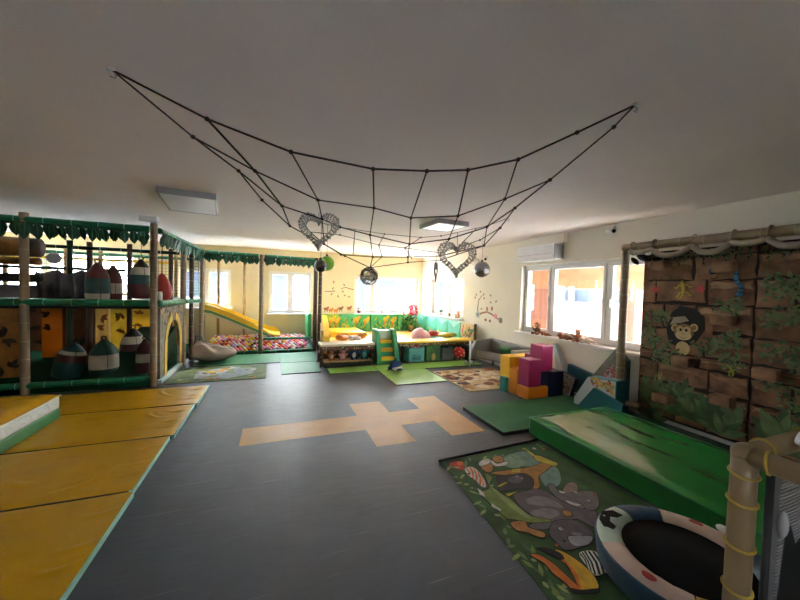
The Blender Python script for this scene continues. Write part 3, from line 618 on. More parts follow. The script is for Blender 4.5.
# things that belong to the upper storey
mb = MB(); r = random.Random(8)
N_ = 40
vs = []
for j in range(7):
    for i in range(N_ + 1):
        x = -3.95 + 1.15 * i / N_; z = 1.35 + .50 * j / 6
        vs.append((x, 7.85 + .05 * math.sin(i * .9) * (1 - .3 * j / 6) + .02 * math.sin(i * 2.3 + j), z - .04 * math.sin(i * .5) * (j == 6)))
fs = [[j * (N_ + 1) + i, j * (N_ + 1) + i + 1, (j + 1) * (N_ + 1) + i + 1, (j + 1) * (N_ + 1) + i] for j in range(6) for i in range(N_)]
mb.add(vs, fs, 'grey_cloth', True); o = mb.build('hanging_cloth', pf, recalc=False); o['label'] = 'crumpled grey cloth barrier'
sm = o.modifiers.new('s', 'SOLIDIFY'); sm.thickness = .02
def roller(x0, x1, y, z, rad, mats):
    mb = MB(); n = 14
    for i in range(n):
        a = x0 + (x1 - x0) * i / n; b = x0 + (x1 - x0) * (i + 1) / n; mb.tube([(a, y, z), (b, y, z)], rad, mats[i % len(mats)], 14, caps=(i in (0, n - 1)))
    return mb.build('soft_roller', pf)
roller(-5.9, -3.45, 6.95, 2.20, .15, ['tiger', 'wood_dark', 'tiger']); roller(-5.9, -3.45, 6.95, 1.98, .06, ['tiger', 'orange_panel'])
roller(-5.9, -3.45, 6.95, 1.72, .07, ['deck_black']); 
MB().ell((-3.30, 7.0, 2.05), (.09, .09, .09), 'grey_plastic').build('padded_knob', pf)
MB().bx(-5.9, -3.6, 7.9, 7.93, 1.36, 1.6, 'grey_cloth', .01).build('barrier_panel', pf)
# ball pit floor wedge and back boards (part of the frame)
MB().prism([(8.98, .0), (10.45, .0), (10.45, .2), (9.7, .19), (8.98, .01)], -1.52, 1.02, 'dark_green', frame((0, 0, 0), (0, 1, 0), (0, 0, 1), (1, 0, 0))).build('pit_floor', pf)
o = MB().bx(.93, 1.03, 9.6, 10.5, .22, .95, 'pad_green', .03).build('pit_pad', pf); o['label'] = 'green pad at the right end of the ball pit'

# balls
cols = ['red', 'orange', 'yellow', 'pink', 'white', 'purple', 'maroon', 'blue']
wl = [3, 4, 6, 4, 5, .6, .6, .4]; wr = [1.5, 1, 1.5, 4, 8, 2.5, 2, 1.5]
proto = {}
def ballname(c): return '%s plastic ball in the pit under the slide' % c
rad = .046; spots = []
rows = 15; colsN = 26
for j in range(rows):
    for i in range(colsN):
        x = -1.46 + (i + .5 * (j % 2)) * .0945; y = 9.035 + j * .094
        z = .01 + (y - 8.98) / .72 * .18 if y < 9.7 else .19 + (y - 9.7) * .0133
        if x > .86: continue
        if j == 0 or random.random() < .96: spots.append((x, y, z + rad + .006 + random.uniform(0, .012)))
r = random.Random(21)
stuff = MB(); cnt = 0
for (x, y, z) in spots:
    t = (x + 1.5) / 2.5; wts = [a * (1 - t) + b * t for a, b in zip(wl, wr)]
    c = r.choices(cols, wts)[0]
    if y < 9.2 and x > -.2 and r.random() < .5: c = r.choice(['maroon', 'purple', 'red'])
    if cnt < 290:
        if c not in proto:
            o = MB().ell((0, 0, 0), (rad, rad, rad), 'ball_' + c, nu=12, nv=8).build('plastic_ball'); proto[c] = o
        else:
            o = proto[c].copy(); COL.objects.link(o)
        o.location = (x, y, z); tag(o, ballname(c), 'ball', '%s balls in the ball pit' % c); cnt += 1
    else:
        stuff.ell((x, y, z), (rad, rad, rad), 'ball_' + c, nu=8, nv=6)
if cnt >= 290: tag(stuff.build('plastic_balls', origin=(0, 10, .2)), 'mixed plastic balls at the back of the ball pit', 'balls', kind='stuff')

# slide
sl_ = thing('slide', (-.8, 9.85, .2), 'yellow slide sloping down into the ball pit', 'slide')
P = [(-1.70, 1.10), (-1.45, 1.06), (-1.0, .86), (-.5, .62), (-.1, .44), (.10, .39), (.2, .385)]
fx = lambda y: frame((0, y, 0), (1, 0, 0), (0, 0, 1), (0, 1, 0))
MB().prism(P + [(p[0], p[1] - .05) for p in P[::-1]], 0, .62, 'slide_yellow', fx(9.52)).build('slide_bed', sl_)
for y, nm, end in ((9.47, 'side_wall', 3), (10.145, 'side_wall', 5)):
    Q = P[:end + 2]
    top = [(p[0], p[1] + .12 * (1 if k < len(Q) - 1 else .2)) for k, p in enumerate(Q)]
    MB().prism(top + [(p[0], p[1] - .02) for p in Q[::-1]], 0, .045, 'slide_yellow', fx(y)).build(nm, sl_)
Q = P[:5]
o = MB().prism([(p[0], p[1] - .025) for p in Q] + [(p[0], p[1] - .09) for p in Q[::-1]], 0, .045, 'slide_green', fx(9.465)).build('underside_rail', sl_); o['label'] = 'green rail under the slide'
MB().prism([(p[0], p[1] - .092) for p in Q] + [(p[0], p[1] - .15) for p in Q[::-1]], 0, .045, 'pen_white', fx(9.465)).build('underside_rail', sl_)
MB().bx(-.35, -.29, 9.75, 9.9, .205, .49, 'slide_green').build('support_leg', sl_)

# punch bags
def bag(loc, h, rad, bands, label, hang=None, tilt=0, sx=1, shape='cone', n=20):
    t = thing('punch_bag', loc, label, 'punch bag')
    t.rotation_euler = (0, tilt, 0)
    prof = [(.0, 0), (.62, .0), (.86, .03), (.97, .10), (1, .22), (1, .36), (.995, .50), (.97, .60), (.88, .70), (.72, .79), (.52, .87), (.30, .94), (.18, .98), (.10, 1.0)]
    z = [p[1] for p in prof]
    def mf(i):
        zz = (z[i] + z[i + 1]) / 2
        for lim, m in bands:
            if zz < lim: return m
        return bands[-1][1]
    P2 = []
    for k in range(len(prof) - 1):
        (a, b), (c, d) = prof[k], prof[k + 1]
        P2.append((a, b))
    P2.append(prof[-1])
    mb = MB(); mb.M = Matrix.Diagonal((sx, 1, 1, 1)); mb.lathe([(a * rad, b * h) for a, b in P2], None, n, mfn=mf)
    mb.build('bag_body', t, origin=(0, 0, 0))
    top = MB(); top.tube([(math.cos(a) * .035, 0, h + .02 + math.sin(a) * .035) for a in [math.pi * 2 * k / 12 for k in range(12)]], .010, 'bag_black', 6, closed=True); top.build('hanging_loop', t, origin=(0, 0, 0))
    seam = MB()
    for k in range(4):
        a = k * math.pi / 2 + .6; seam.tube([(math.cos(a) * rad * p[0] * sx * 1.004, math.sin(a) * rad * p[0] * 1.004, p[1] * h) for p in prof[2:]], .004, 'bag_black', 4)
    seam.build('seam', t, origin=(0, 0, 0))
    if hang:
        c = MB(); c.tube([(0, 0, h + .05), (0, 0, hang - loc[2])], .006, 'black', 6); c.build('hanging_cord', t, origin=(0, 0, 0))
    return t
A3 = lambda a, b, c: [(.30, a), (.58, b), (2, c)]
bag((-2.74, 6.98, 1.351), .66, .165, [(.24, 'bag_white'), (.62, 'bag_green'), (2, 'bag_red')], 'squat red green and white punch bag on the upper deck, leftmost of the row', None, 0, 1.0)
bag((-2.63, 7.25, 1.351), .64, .135, [(.25, 'bag_red'), (.5, 'bag_white'), (2, 'bag_red')], 'red and white punch bag on the upper deck, half hidden behind the squat one', None)
bag((-2.13, 6.95, 1.42), .68, .165, [(.30, 'bag_red'), (.56, 'bag_green'), (.76, 'bag_white'), (2, 'bag_black')], 'black-topped punch bag hanging by a cord over the upper deck', 2.52)
bag((-3.17, 7.02, .096), .58, .20, [(.5, 'bag_green'), (.66, 'bag_red'), (.82, 'bag_white'), (2, 'bag_green')], 'slouching green red and white punch bag on the lower floor, leftmost of the row', None, .22)
bag((-2.67, 7.02, .096), .62, .20, [(.28, 'bag_green'), (.56, 'bag_white'), (2, 'bag_green')], 'green punch bag with one white band on the lower floor', None)
bag((-2.50, 7.75, .096), .72, .20, [(.56, 'bag_red'), (.80, 'bag_white'), (2, 'bag_black')], 'red punch bag with a white band on the lower floor, behind the green one', None)
bag((-2.07, 6.95, .096), .62, .135, [(.36, 'bag_red'), (.60, 'bag_white'), (2, 'bag_red')], 'slim red punch bag with a white band beside the arch panel', None)
t = thing('boxing_ball', (-1.92, 7.3, 1.5), 'glossy red pear-shaped boxing ball hanging over the upper deck', 'boxing ball')
MB().lathe([(.0, 1.36), (.07, 1.37), (.14, 1.42), (.17, 1.52), (.155, 1.63), (.11, 1.74), (.06, 1.83), (.02, 1.88)], 'boxing_red', 18, (-1.92, 7.3, 0)).build('ball_body', t)
MB().cyl((-1.92, 7.3, 1.87), (-1.92, 7.3, 2.5), .008, 'black', 6).build('cord', t)
t = thing('plastic_pot', (-1.86, 6.92, 1.346), 'small white plastic pot at the front corner of the upper deck', 'pot')
MB().lathe([(.0, 0), (.045, 0), (.05, .01), (.05, .16), (.045, .17), (0, .17)], 'white_plastic', 14, (-1.86, 6.92, 1.347)).build('pot_body', t)
MB().lathe([(.0, .171), (.047, .171), (.047, .20), (0, .2)], 'pvc', 14, (-1.86, 6.92, 1.347)).build('pot_lid', t)

# ------------------------------------------------------------------ yellow mats
ends = ['nearest the camera', 'second from the camera', 'third from the camera', 'farthest from the camera, by the play frame']
for k, (a, b, xr) in enumerate(((2.13, 3.13, -1.00), (3.155, 4.17, -1.015), (4.195, 5.20, -.98), (5.225, 6.12, -.95))):
    t = thing('gym_mat', (-2.0, (a + b) / 2, 0), 'yellow floor mat with a mint edge, %s' % ends[k], 'mat', None)
    mb = MB(); nx_, ny_ = 130, 64; z = .05; rr = random.Random(k + 3); folds = [(rr.uniform(-2.6, xr - .3), rr.uniform(a + .2, b - .2), rr.uniform(.1, .26) * rr.choice((1, 1, 0)), rr.uniform(-1.2, 1.2)) for _ in range(5)] + [(xr - .12, a + (b - a) * q, .09, .15) for q in (.25, .42, .75)]
    vs = []
    for j in range(ny_ + 1):
        for i in range(nx_ + 1):
            x = -3.05 + (xr + 3.05) * i / nx_; y = a + (b - a) * j / ny_
            e = min(1, min(i, nx_ - i, j, ny_ - j) / 4)
            zz = .046 + .006 * e + .004 * noise.noise((x * 2, y * 2, k)) * e
            vs.append((x, y, zz))
    for fx_, fy_, L_, an in folds:
        if L_ == 0: continue
        for q, v in enumerate(vs):
            dx, dy = v[0] - fx_, v[1] - fy_; uu = dx * math.cos(an) + dy * math.sin(an); ww = -dx * math.sin(an) + dy * math.cos(an)
            ww -= .25 * uu * uu / L_; g = math.exp(-(uu / L_) ** 2) * (math.exp(-(ww / .024) ** 2) - .45 * math.exp(-((ww - .05) / .022) ** 2)); vs[q] = (v[0], v[1], v[2] + .011 * g)
    fs = [[j * (nx_ + 1) + i, j * (nx_ + 1) + i + 1, (j + 1) * (nx_ + 1) + i + 1, (j + 1) * (nx_ + 1) + i] for j in range(ny_) for i in range(nx_)]
    mb.add(vs, fs, 'yellow_mat', True); top = mb.build('top_cover', t, recalc=False)
    o = MB().bx(xr - .03, xr, a + .002, b - .002, .002, .0455, 'mint', .004).build('side_band', t); o['label'] = 'mint green edge'
    MB().bx(-3.05, xr - .031, a + .002, b - .002, .002, .0455, 'print_dark', .004).build('core', t)
    MB().tube([(xr, a + .01, .047), (xr, b - .01, .047)], .006, 'mint', 6).build('piping', t)
# thick crash mattress at the left edge
t = thing('crash_mat', (-3.3, 4.1, .055), 'thick yellow-topped crash mattress with white and green sides at the left edge', 'crash mat')
def softtop(x0, x1, y0, y1, z0, z1, m, amp, sc, seed, rnd=.05, nx_=46, ny_=46):
    mb = MB(); vs = []
    for j in range(ny_ + 1):
        for i in range(nx_ + 1):
            x = x0 + (x1 - x0) * i / nx_; y = y0 + (y1 - y0) * j / ny_
            e = min(1, min(x - x0, x1 - x, y - y0, y1 - y) / .12); e = max(0, e)
            zz = z1 - rnd * (1 - e) ** 2 + amp * e * noise.noise((x * sc[0] + seed, y * sc[1], seed)) + amp * .5 * e * noise.noise((x * sc[0] * 2.3, y * sc[1] * 2.1 + seed, 3))
            vs.append((x, y, zz))
    k = len(vs); fs = [[j * (nx_ + 1) + i, j * (nx_ + 1) + i + 1, (j + 1) * (nx_ + 1) + i + 1, (j + 1) * (nx_ + 1) + i] for j in range(ny_) for i in range(nx_)]
    mb.add(vs, fs, m, True); return mb
softtop(-4.3, -2.35, 3.15, 5.08, .3, .375, 'yellow_mat', .016, (2.2, 4), 4).build('top_cover', t, recalc=False)
MB().bx(-4.3, -2.35, 3.15, 5.08, .18, .325, 'white_side', .02).build('side_band', t)['label'] = 'white upper side'
MB().bx(-4.28, -2.345, 3.14, 5.09, .056, .185, 'green_side', .02).build('lower_band', t)['label'] = 'green lower side'
MB().tube([(-4.3, 5.085, .327), (-2.345, 5.085, .327), (-2.345, 3.145, .327), (-4.3, 3.145, .327)], .008, 'pen_white', 6).build('piping', t)

# ------------------------------------------------------------------ mats and rugs on the far floor
def fmat(nm, poly, z, m, label, cat='mat', zb=.002):
    mb = MB(); mb.prism(poly, zb, z, m, side='rubber_edge'); c = V((sum(p[0] for p in poly) / len(poly), sum(p[1] for p in poly) / len(poly), 0))
    return tag(mb.build(nm, origin=c), label, cat)
rc = lambda x0, x1, y0, y1: [(x0, y0), (x1, y0), (x1, y1), (x0, y1)]
fmat('floor_mat', rc(.18, .93, 6.68, 7.66), .014, 'seafoam_mat', 'sea-green floor mat in front of the ball pit, left of the toy shelf')
fmat('floor_mat', rc(-1.50, .17, 7.74, 8.82), .014, 'seafoam_mat', 'sea-green floor mat along the ball pit, by the beanbag')
fmat('floor_mat', rc(.18, 1.0, 7.68, 8.82), .014, 'seafoam_mat', 'sea-green floor mat at the right end of the ball pit')
fmat('floor_mat', rc(1.08, 2.06, 6.47, 6.92), .014, 'lime_mat', 'lime green floor mat in front of the plush toy shelf')
fmat('floor_mat', rc(2.07, 3.08, 5.41, 6.40), .014, 'lime_mat', 'lime green floor mat jutting out under the blue dolphin')
fmat('floor_mat', rc(2.07, 4.6, 6.41, 6.92), .014, 'lime_mat', 'lime green floor mat along the storage bins')
# jungle rug on the left
def printed_rug(nm, x0, x1, y0, y1, base, blobs, label, seed, n, outline=None):
    mb = MB(); mb.prism(outline or rc(x0, x1, y0, y1), .002, .010, base); r = random.Random(seed)
    for i in range(n):
        cx, cy = r.uniform(x0 + .12, x1 - .12), r.uniform(y0 + .1, y1 - .1); k = r.randint(5, 8); a0 = r.uniform(0, 6); s = r.uniform(.05, .14)
        poly = [(max(x0 + .02, min(x1 - .02, cx + s * r.uniform(.5, 1.2) * math.cos(a0 + 6.283 * q / k))), max(y0 + .02, min(y1 - .02, cy + s * r.uniform(.5, 1.2) * math.sin(a0 + 6.283 * q / k)))) for q in range(k)]
        mb.prism(poly, .008, .0102 + .00002 * i, r.choice(blobs))
    return tag(mb.build(nm, origin=((x0 + x1) / 2, (y0 + y1) / 2, 0)), label, 'rug')
mb = MB(); mb.prism(rc(-1.66, -.10, 6.50, 7.68), .002, .010, 'rug_mix')
mb.prism([(-1.3, 6.75), (-.75, 6.62), (-.35, 6.9), (-.3, 7.35), (-.8, 7.58), (-1.35, 7.3)], .008, .0104, 'r_skyblue')
r = random.Random(12)
for i in range(34):
    cx, cy = r.uniform(-1.5, -.25), r.uniform(6.6, 7.55); s = r.uniform(.04, .11); k = 7; a0 = r.uniform(0, 6)
    mb.prism([(cx + s * r.uniform(.4, 1.3) * math.cos(a0 + 6.283 * q / k), cy + s * .8 * r.uniform(.4, 1.3) * math.sin(a0 + 6.283 * q / k)) for q in range(k)], .008, .0106 + .00003 * i, r.choice(['r_orange', 'r_yel', 'r_eleph', 'r_croc2', 'r_ivory', 'r_tan', 'r_croc']))
tag(mb.build('animal_rug', origin=(-.9, 7.1, 0)), 'green rug with a pale blue pond and animals beside the play frame', 'rug')
# beige rug
mb = MB(); mb.prism(rc(3.13, 4.6, 4.72, 6.12), .002, .012, 'rug_beige'); r = random.Random(31)
for i in range(95):
    cx, cy = r.uniform(3.18, 4.5), r.uniform(4.82, 6.02); s = r.uniform(.04, .13); k = 6; a0 = r.uniform(0, 6)
    edge = cx < 3.45 or cy < 5.0 or cy > 5.85
    mb.prism([(max(3.14, min(4.59, cx + s * r.uniform(.4, 1.3) * math.cos(a0 + 6.283 * q / k))), max(4.73, min(6.11, cy + s * r.uniform(.4, 1.3) * math.sin(a0 + 6.283 * q / k)))) for q in range(k)], .01, .0124 + .00003 * i, r.choice(['rug_brown', 'rug_brown', 'r_tan', 'r_dark', 'rug_cream', 'plush_rust'] if edge else ['rug_cream', 'rug_beige', 'rug_cream', 'rug_brown']))
tag(mb.build('patterned_rug', origin=(3.9, 5.4, 0)), 'beige and brown patterned rug in front of the grey sofa', 'rug')

# beanbag
t = thing('beanbag', (-1.22, 8.26, .015), 'slumped grey-beige beanbag on the green mat by the ball pit', 'beanbag')
def bfn(p, q):
    z = q.z
    if z > 0: z *= .70 + 1.15 * max(0, -p.x) + .12 * math.sin(p.x * 9 + p.y * 5)
    else: z *= .75
    f = 1 + .05 * noise.noise((p.x * 3, p.y * 3, p.z * 3)) + .025 * math.sin(7 * math.atan2(p.y, p.x))
    return V((q.x * f, q.y * f, z))
MB().ell((-1.22, 8.26, .185), (.47, .36, .22), 'beanbag', nu=36, nv=20, fn=bfn).build('beanbag_body', t)
mb = MB()
for k in range(3):
    pts = []
    for i in range(12):
        th = -1.1 + 2.2 * i / 11; ph = 2.0 + .55 * k
        p = V((math.cos(th * .9) * math.cos(ph) * 0 + math.sin(th), -.55 + .35 * k, max(.05, math.cos(th)))); p.normalize()
        q = bfn(p, V((p.x * .475, p.y * .365, p.z * .225))); pts.append(q + V((-1.22, 8.26, .187)))
    mb.tube(pts, .009, 'beanbag_seam', 5)
mb.build('seam', t)['label'] = 'pale seam piping'
MB().tube([(-1.56, 8.20, .42), (-1.54, 8.18, .58), (-1.44, 8.18, .59), (-1.38, 8.20, .42)], .014, 'bag_green', 6).build('handle', t)['label'] = 'dark green carry loop'
defm('dome_pink', (.74, .38, .38), .4, .08)
defm('pen_deck', (.58, .36, .06), .5, .08)
# ------------------------------------------------------------------ raised play pen (far right corner)
pen = thing('play_pen', (2.8, 8.6, 0), 'raised play pen with jungle-print pads in the far corner under the windows', 'play pen')
PX0, PX1, PY0, PY1, PZ_ = .95, 4.72, 7.0, 10.45, .5
MB().prism([(1.085, PY0 + .42), (PX1 - .07, PY0 + .42), (PX1 - .07, PY1), (1.46, PY1)], .22, .30, 'pen_deck').build('deck', pen)
MB().bx(PX0, 2.14, PY0, PY0 + .42, .45, .5, 'pen_white', .01).build('bench_board', pen)
o = MB().bx(2.705, PX1, PY0, PY0 + .40, .455, .505, 'pen_yellow', .015).build('edge_pad', pen); o['label'] = 'yellow padded front edge'
def floral(x0, x1, y, z0, z1, seed):
    mb = MB().bx(x0, x1, y, y + .03, z0, z1, 'pen_floral'); fr = FR_BACK(y); r = random.Random(seed)
    for i in range(int((x1 - x0) * 60)):
        c = (r.uniform(x0 + .02, x1 - .02), r.uniform(z0 + .02, z1 - .02)); mb.disc(c, r.uniform(.008, .02), r.uniform(.006, .015), 0, .002, r.choice(['tan_panel', 'print_white', 'print_red', 'mural_olive']), fr, 6)
    return mb.build('printed_fascia', pen)
floral(PX0 + .02, 2.13, PY0 + .01, .36, .449, 1); floral(2.72, PX1 - .02, PY0 + .02, .39, .454, 2)
MB().bx(PX0 + .02, PX1, PY0 + .62, PY0 + .65, .0, .219, 'wood_dark').bx(PX0 + .2, PX1 - .08, PY0 + .405, PY0 + .419, .221, .449, 'wood_dark').build('back_board', pen)
for x in (PX0 + .03, 2.12): bamboo(MB(), (x, PY0 + .10, 0), (x, PY0 + .10, .449), .03, .2, 'wood_dark', 'wood_tan').build('post', pen)
for x in (2.75,): bamboo(MB(), (x, PY0 + .10, 0), (x, PY0 + .10, .454), .03, .2, 'wood_dark', 'wood_tan').build('post', pen)
bamboo(MB(), (PX1 + .0, PY0 - .03, 0), (PX1 + .0, PY0 - .03, .90), .035, .25, 'wood_dark', 'wood_tan').build('post', pen)
# left wall of the pen, yellow inside, brown outside
SL = lambda y: .95 + (y - 7.0) * .125   # the side wall runs slightly skew
MB().prism([(SL(PY0 + .43), PY0 + .43), (SL(PY0 + .43) + .06, PY0 + .43), (SL(PY1) + .06, PY1), (SL(PY1), PY1)], .0, .74, 'tan_panel').build('side_wall', pen)
MB().prism([(PY0 + .44, .301), (PY1, .301), (PY1, .84), (PY0 + 1.2, .76), (PY0 + .44, .60)], 0, .14, 'pen_yellow', frame((SL(0) + .066, 0, 0), (.125, 1, 0), (0, 0, 1), (1, 0, 0))).build('side_pad', pen)
o = MB().bx(1.56, 2.5, 9.2, 10.3, .301, .46, 'pen_yellow', .04).build('seat_pad', pen); o['label'] = 'yellow seat pad'
o = MB().bx(1.26, 2.5, 7.44, 8.3, .301, .455, 'pen_yellow', .04).build('seat_pad', pen); o['label'] = 'yellow seat pad'
o = MB().bx(3.92, 4.66, 7.44, 8.3, .301, .455, 'pad_green', .04).build('seat_pad', pen); o['label'] = 'green seat pad'
# printed pads along the back wall and the right wall
def pad_print(mb, fr, u0, u1, v0, v1, seed, style):
    r = random.Random(seed)
    for i in range(int((u1 - u0) * 34)):
        u, v = r.uniform(u0 + .05, u1 - .05), v0 + (v1 - v0) * r.random() ** 1.7 * .8
        if style == 'meadow': m = r.choice(['print_lime', 'print_yellow', 'print_lime', 'print_forest', 'print_yellow'])
        else: m = r.choice(['print_forest', 'print_forest', 'print_lime', 'print_red'])
        mb.leaf((u, v), r.uniform(.5, 2.6), min(.16, v1 - v - .02) if v1 - v > .05 else .04, .05, .001, m, fr, .003)
def back_pad(x0, x1, seed, style, m='pad_green'):
    mb = MB().bx(x0, x1, PY1 - .02, 10.58, .305, .865, m, .012); fr = FR_BACK(PY1 - .02)
    pad_print(mb, fr, x0 + .02, x1 - .02, .33, .80, seed, style)
    if style == 'meadow':
        for cx, cz in ((x0 + .55 * (x1 - x0), .70), (x0 + .85 * (x1 - x0), .66)):
            mb.disc((cx, cz), .09, .07, .001, .005, 'print_yellow', fr); mb.disc((cx + .08, cz + .08), .05, .05, .001, .006, 'print_yellow', fr); mb.disc((cx - .03, cz - .1), .03, .08, .001, .005, 'print_orange', fr)
    return mb.build('printed_pad', pen)
back_pad(1.45, 1.98, 1, 'meadow', 'print_lime'); back_pad(2.0, 3.0, 2, 'meadow'); back_pad(3.02, 3.95, 3, 'meadow'); back_pad(3.97, 4.66, 4, 'jungle')
ys_ = [7.0, 7.62, 8.3, 8.98, 9.66, 10.42]
for k in range(5):
    a, b = ys_[k] + .01, ys_[k + 1] - .01; X_ = PX1 - .03
    if k == 0:
        mb = MB().bx(X_, X_ + .08, a, b, .51, .875, 'tan_panel', .012); fr = FR_RIGHT(X_); pad_print(mb, fr, a + .02, b - .02, .52, .85, 9, 'jungle')
    else:
        mb = MB().bx(X_, X_ + .08, a, b, .305, .875, 'pad_teal', .012); fr = FR_RIGHT(X_)
        mb.prism([(a + .05, .862), (b - .05, .862), ((a + b) / 2, .70)], .001, .006, 'pad_teal_light', fr)
        mb.prism([(a + .02, .32), (a + .30, .32), (a + .02, .66)], .001, .006, 'pad_green', fr)
        pad_print(mb, fr, a + .3, b - .02, .33, .56, 20 + k, 'meadow')
    mb.build('printed_pad', pen)

# foam steps
t = thing('foam_steps', (2.43, 7.0, .015), 'green foam steps with three yellow treads leading up to the play pen', 'steps')
for x0, x1 in ((2.175, 2.27), (2.595, 2.69)):
    MB().prism([(6.93, .016), (7.40, .016), (7.40, .72), (7.30, .77), (7.18, .74), (7.10, .66), (6.93, .24)], x0, x1, 'step_green', frame((0, 0, 0), (0, 1, 0), (0, 0, 1), (1, 0, 0))).build('side_cheek', t)
for k in range(3):
    y = 6.97 + .10 * k; z = .175 + .18 * k
    MB().bx(2.272, 2.593, y, 7.40, z - .08, z, 'step_yellow', .012).build('tread', t)
    MB().bx(2.272, 2.593, y + .02, 7.40, max(.016, z - .18), z - .081, 'step_green', .006).build('riser', t)
MB().bx(2.272, 2.593, 7.26, 7.40, .54, .745, 'step_top', .015).build('top_block', t)
for x in (2.22, 2.64): MB().ell((x, 7.32, .765), (.05, .09, .022), 'step_top').build('handgrip', t)

# storage under the pen
t = thing('toy_shelf', (1.55, 7.12, 0), 'low dark toy shelf under the left end of the play pen', 'shelf')
MB().bx(1.02, 2.06, 6.96, 7.28, .115, .14, 'wood_tan', .004).build('shelf_board', t)
MB().bx(1.02, 2.06, 7.0, 7.28, .012, .114, 'black', .004).build('base_box', t)
r = random.Random(4)
for k in range(3): MB().bx(1.03 + k * .345, 1.36 + k * .345, 6.975, 7.0, .02, .11, 'deck_black', .006).build('drawer_front', t)
def plush(nm, loc, rz, s, m, label, belly=None, ears='round', pose='sit', m2=None, group=None):
    """soft toy: one body mesh, with muzzle, eyes and belly as parts; front is -Y"""
    t = thing(nm, loc, label, 'soft toy', group); t.rotation_euler = (0, 0, rz)
    b = MB(); b.M = Matrix.Scale(s, 4)
    if pose == 'sit':
        b.ell((0, 0, .42), (.30, .26, .42), m); b.ell((0, -.04, .98), (.27, .25, .25), m)
        for sx in (-1, 1):
            b.ell((sx * .24, -.32, .13), (.13, .30, .13), m); b.ell((sx * .33, -.14, .52), (.10, .12, .26), m, (0.5, sx * .5, 0))
            if ears == 'round': b.ell((sx * .2, 0, 1.2), (.09, .05, .09), m)
            elif ears == 'long': b.ell((sx * .26, .02, .95), (.07, .06, .24), m2 or m)
            else: b.ell((sx * .14, 0, 1.25), (.05, .05, .12), m)
        hc = V((0, -.04, .98))
    else:
        b.ell((.05, 0, .22), (.50, .24, .22), m); b.ell((-.52, -.04, .34), (.25, .23, .23), m)
        for sx, sy in ((-.25, -.2), (-.25, .2), (.4, -.2), (.4, .2)): b.ell((sx - .1, sy * 1.1, .09), (.24, .09, .09), m)
        for q in (-1, 1): b.ell((-.50, q * .20, .36), (.09, .06, .17), m2 or m)
        b.tube([(.5, 0, .25), (.7, .05, .22), (.8, .2, .1)], [.07, .06, .05], m, 8); hc = V((-.52, -.04, .34))
    b.build('body', t, origin=(0, 0, 0))
    f = MB(); f.M = Matrix.Scale(s, 4); d = V((0, -1, 0)) if pose == 'sit' else V((-1, -.2, 0)).normalized(); sd = V((-d.y, d.x, 0))
    f.ell(hc + d * .22 - V((0, 0, .06)), (.12, .12, .09), m2 or 'plush_cream'); f.build('muzzle', t, origin=(0, 0, 0))
    e = MB(); e.M = Matrix.Scale(s, 4)
    for q in (-1, 1): e.ell(hc + d * .20 + sd * q * .11 + V((0, 0, .07)), (.035, .035, .04), 'black_gloss', None, 8, 6)
    e.ell(hc + d * .335 - V((0, 0, .02)), (.04, .04, .03), 'black_gloss', None, 8, 6); e.build('eyes_and_nose', t, origin=(0, 0, 0))
    if belly:
        g = MB(); g.M = Matrix.Scale(s, 4); g.ell((0, -.10, .40), (.22, .19, .30), belly); g.build('belly', t, origin=(0, 0, 0))
    return t
plush('plush_toy', (1.20, 7.13, .142), .1, .20, 'plush_orange', 'orange soft toy sitting at the left end of the toy shelf', 'plush_cream')
plush('plush_toy', (1.44, 7.08, .142), -.2, .21, 'plush_pink', 'pink soft toy slumped on the toy shelf beside the orange one', 'plush_cream', 'long')
plush('plush_toy', (1.68, 7.13, .142), .15, .245, 'plush_navy', 'navy soft toy with a white belly in the middle of the toy shelf', 'plush_white')
plush('plush_toy', (1.92, 7.13, .142), -.1, .25, 'plush_teal', 'dark teal soft toy at the right end of the toy shelf', 'bin_teal', 'point')
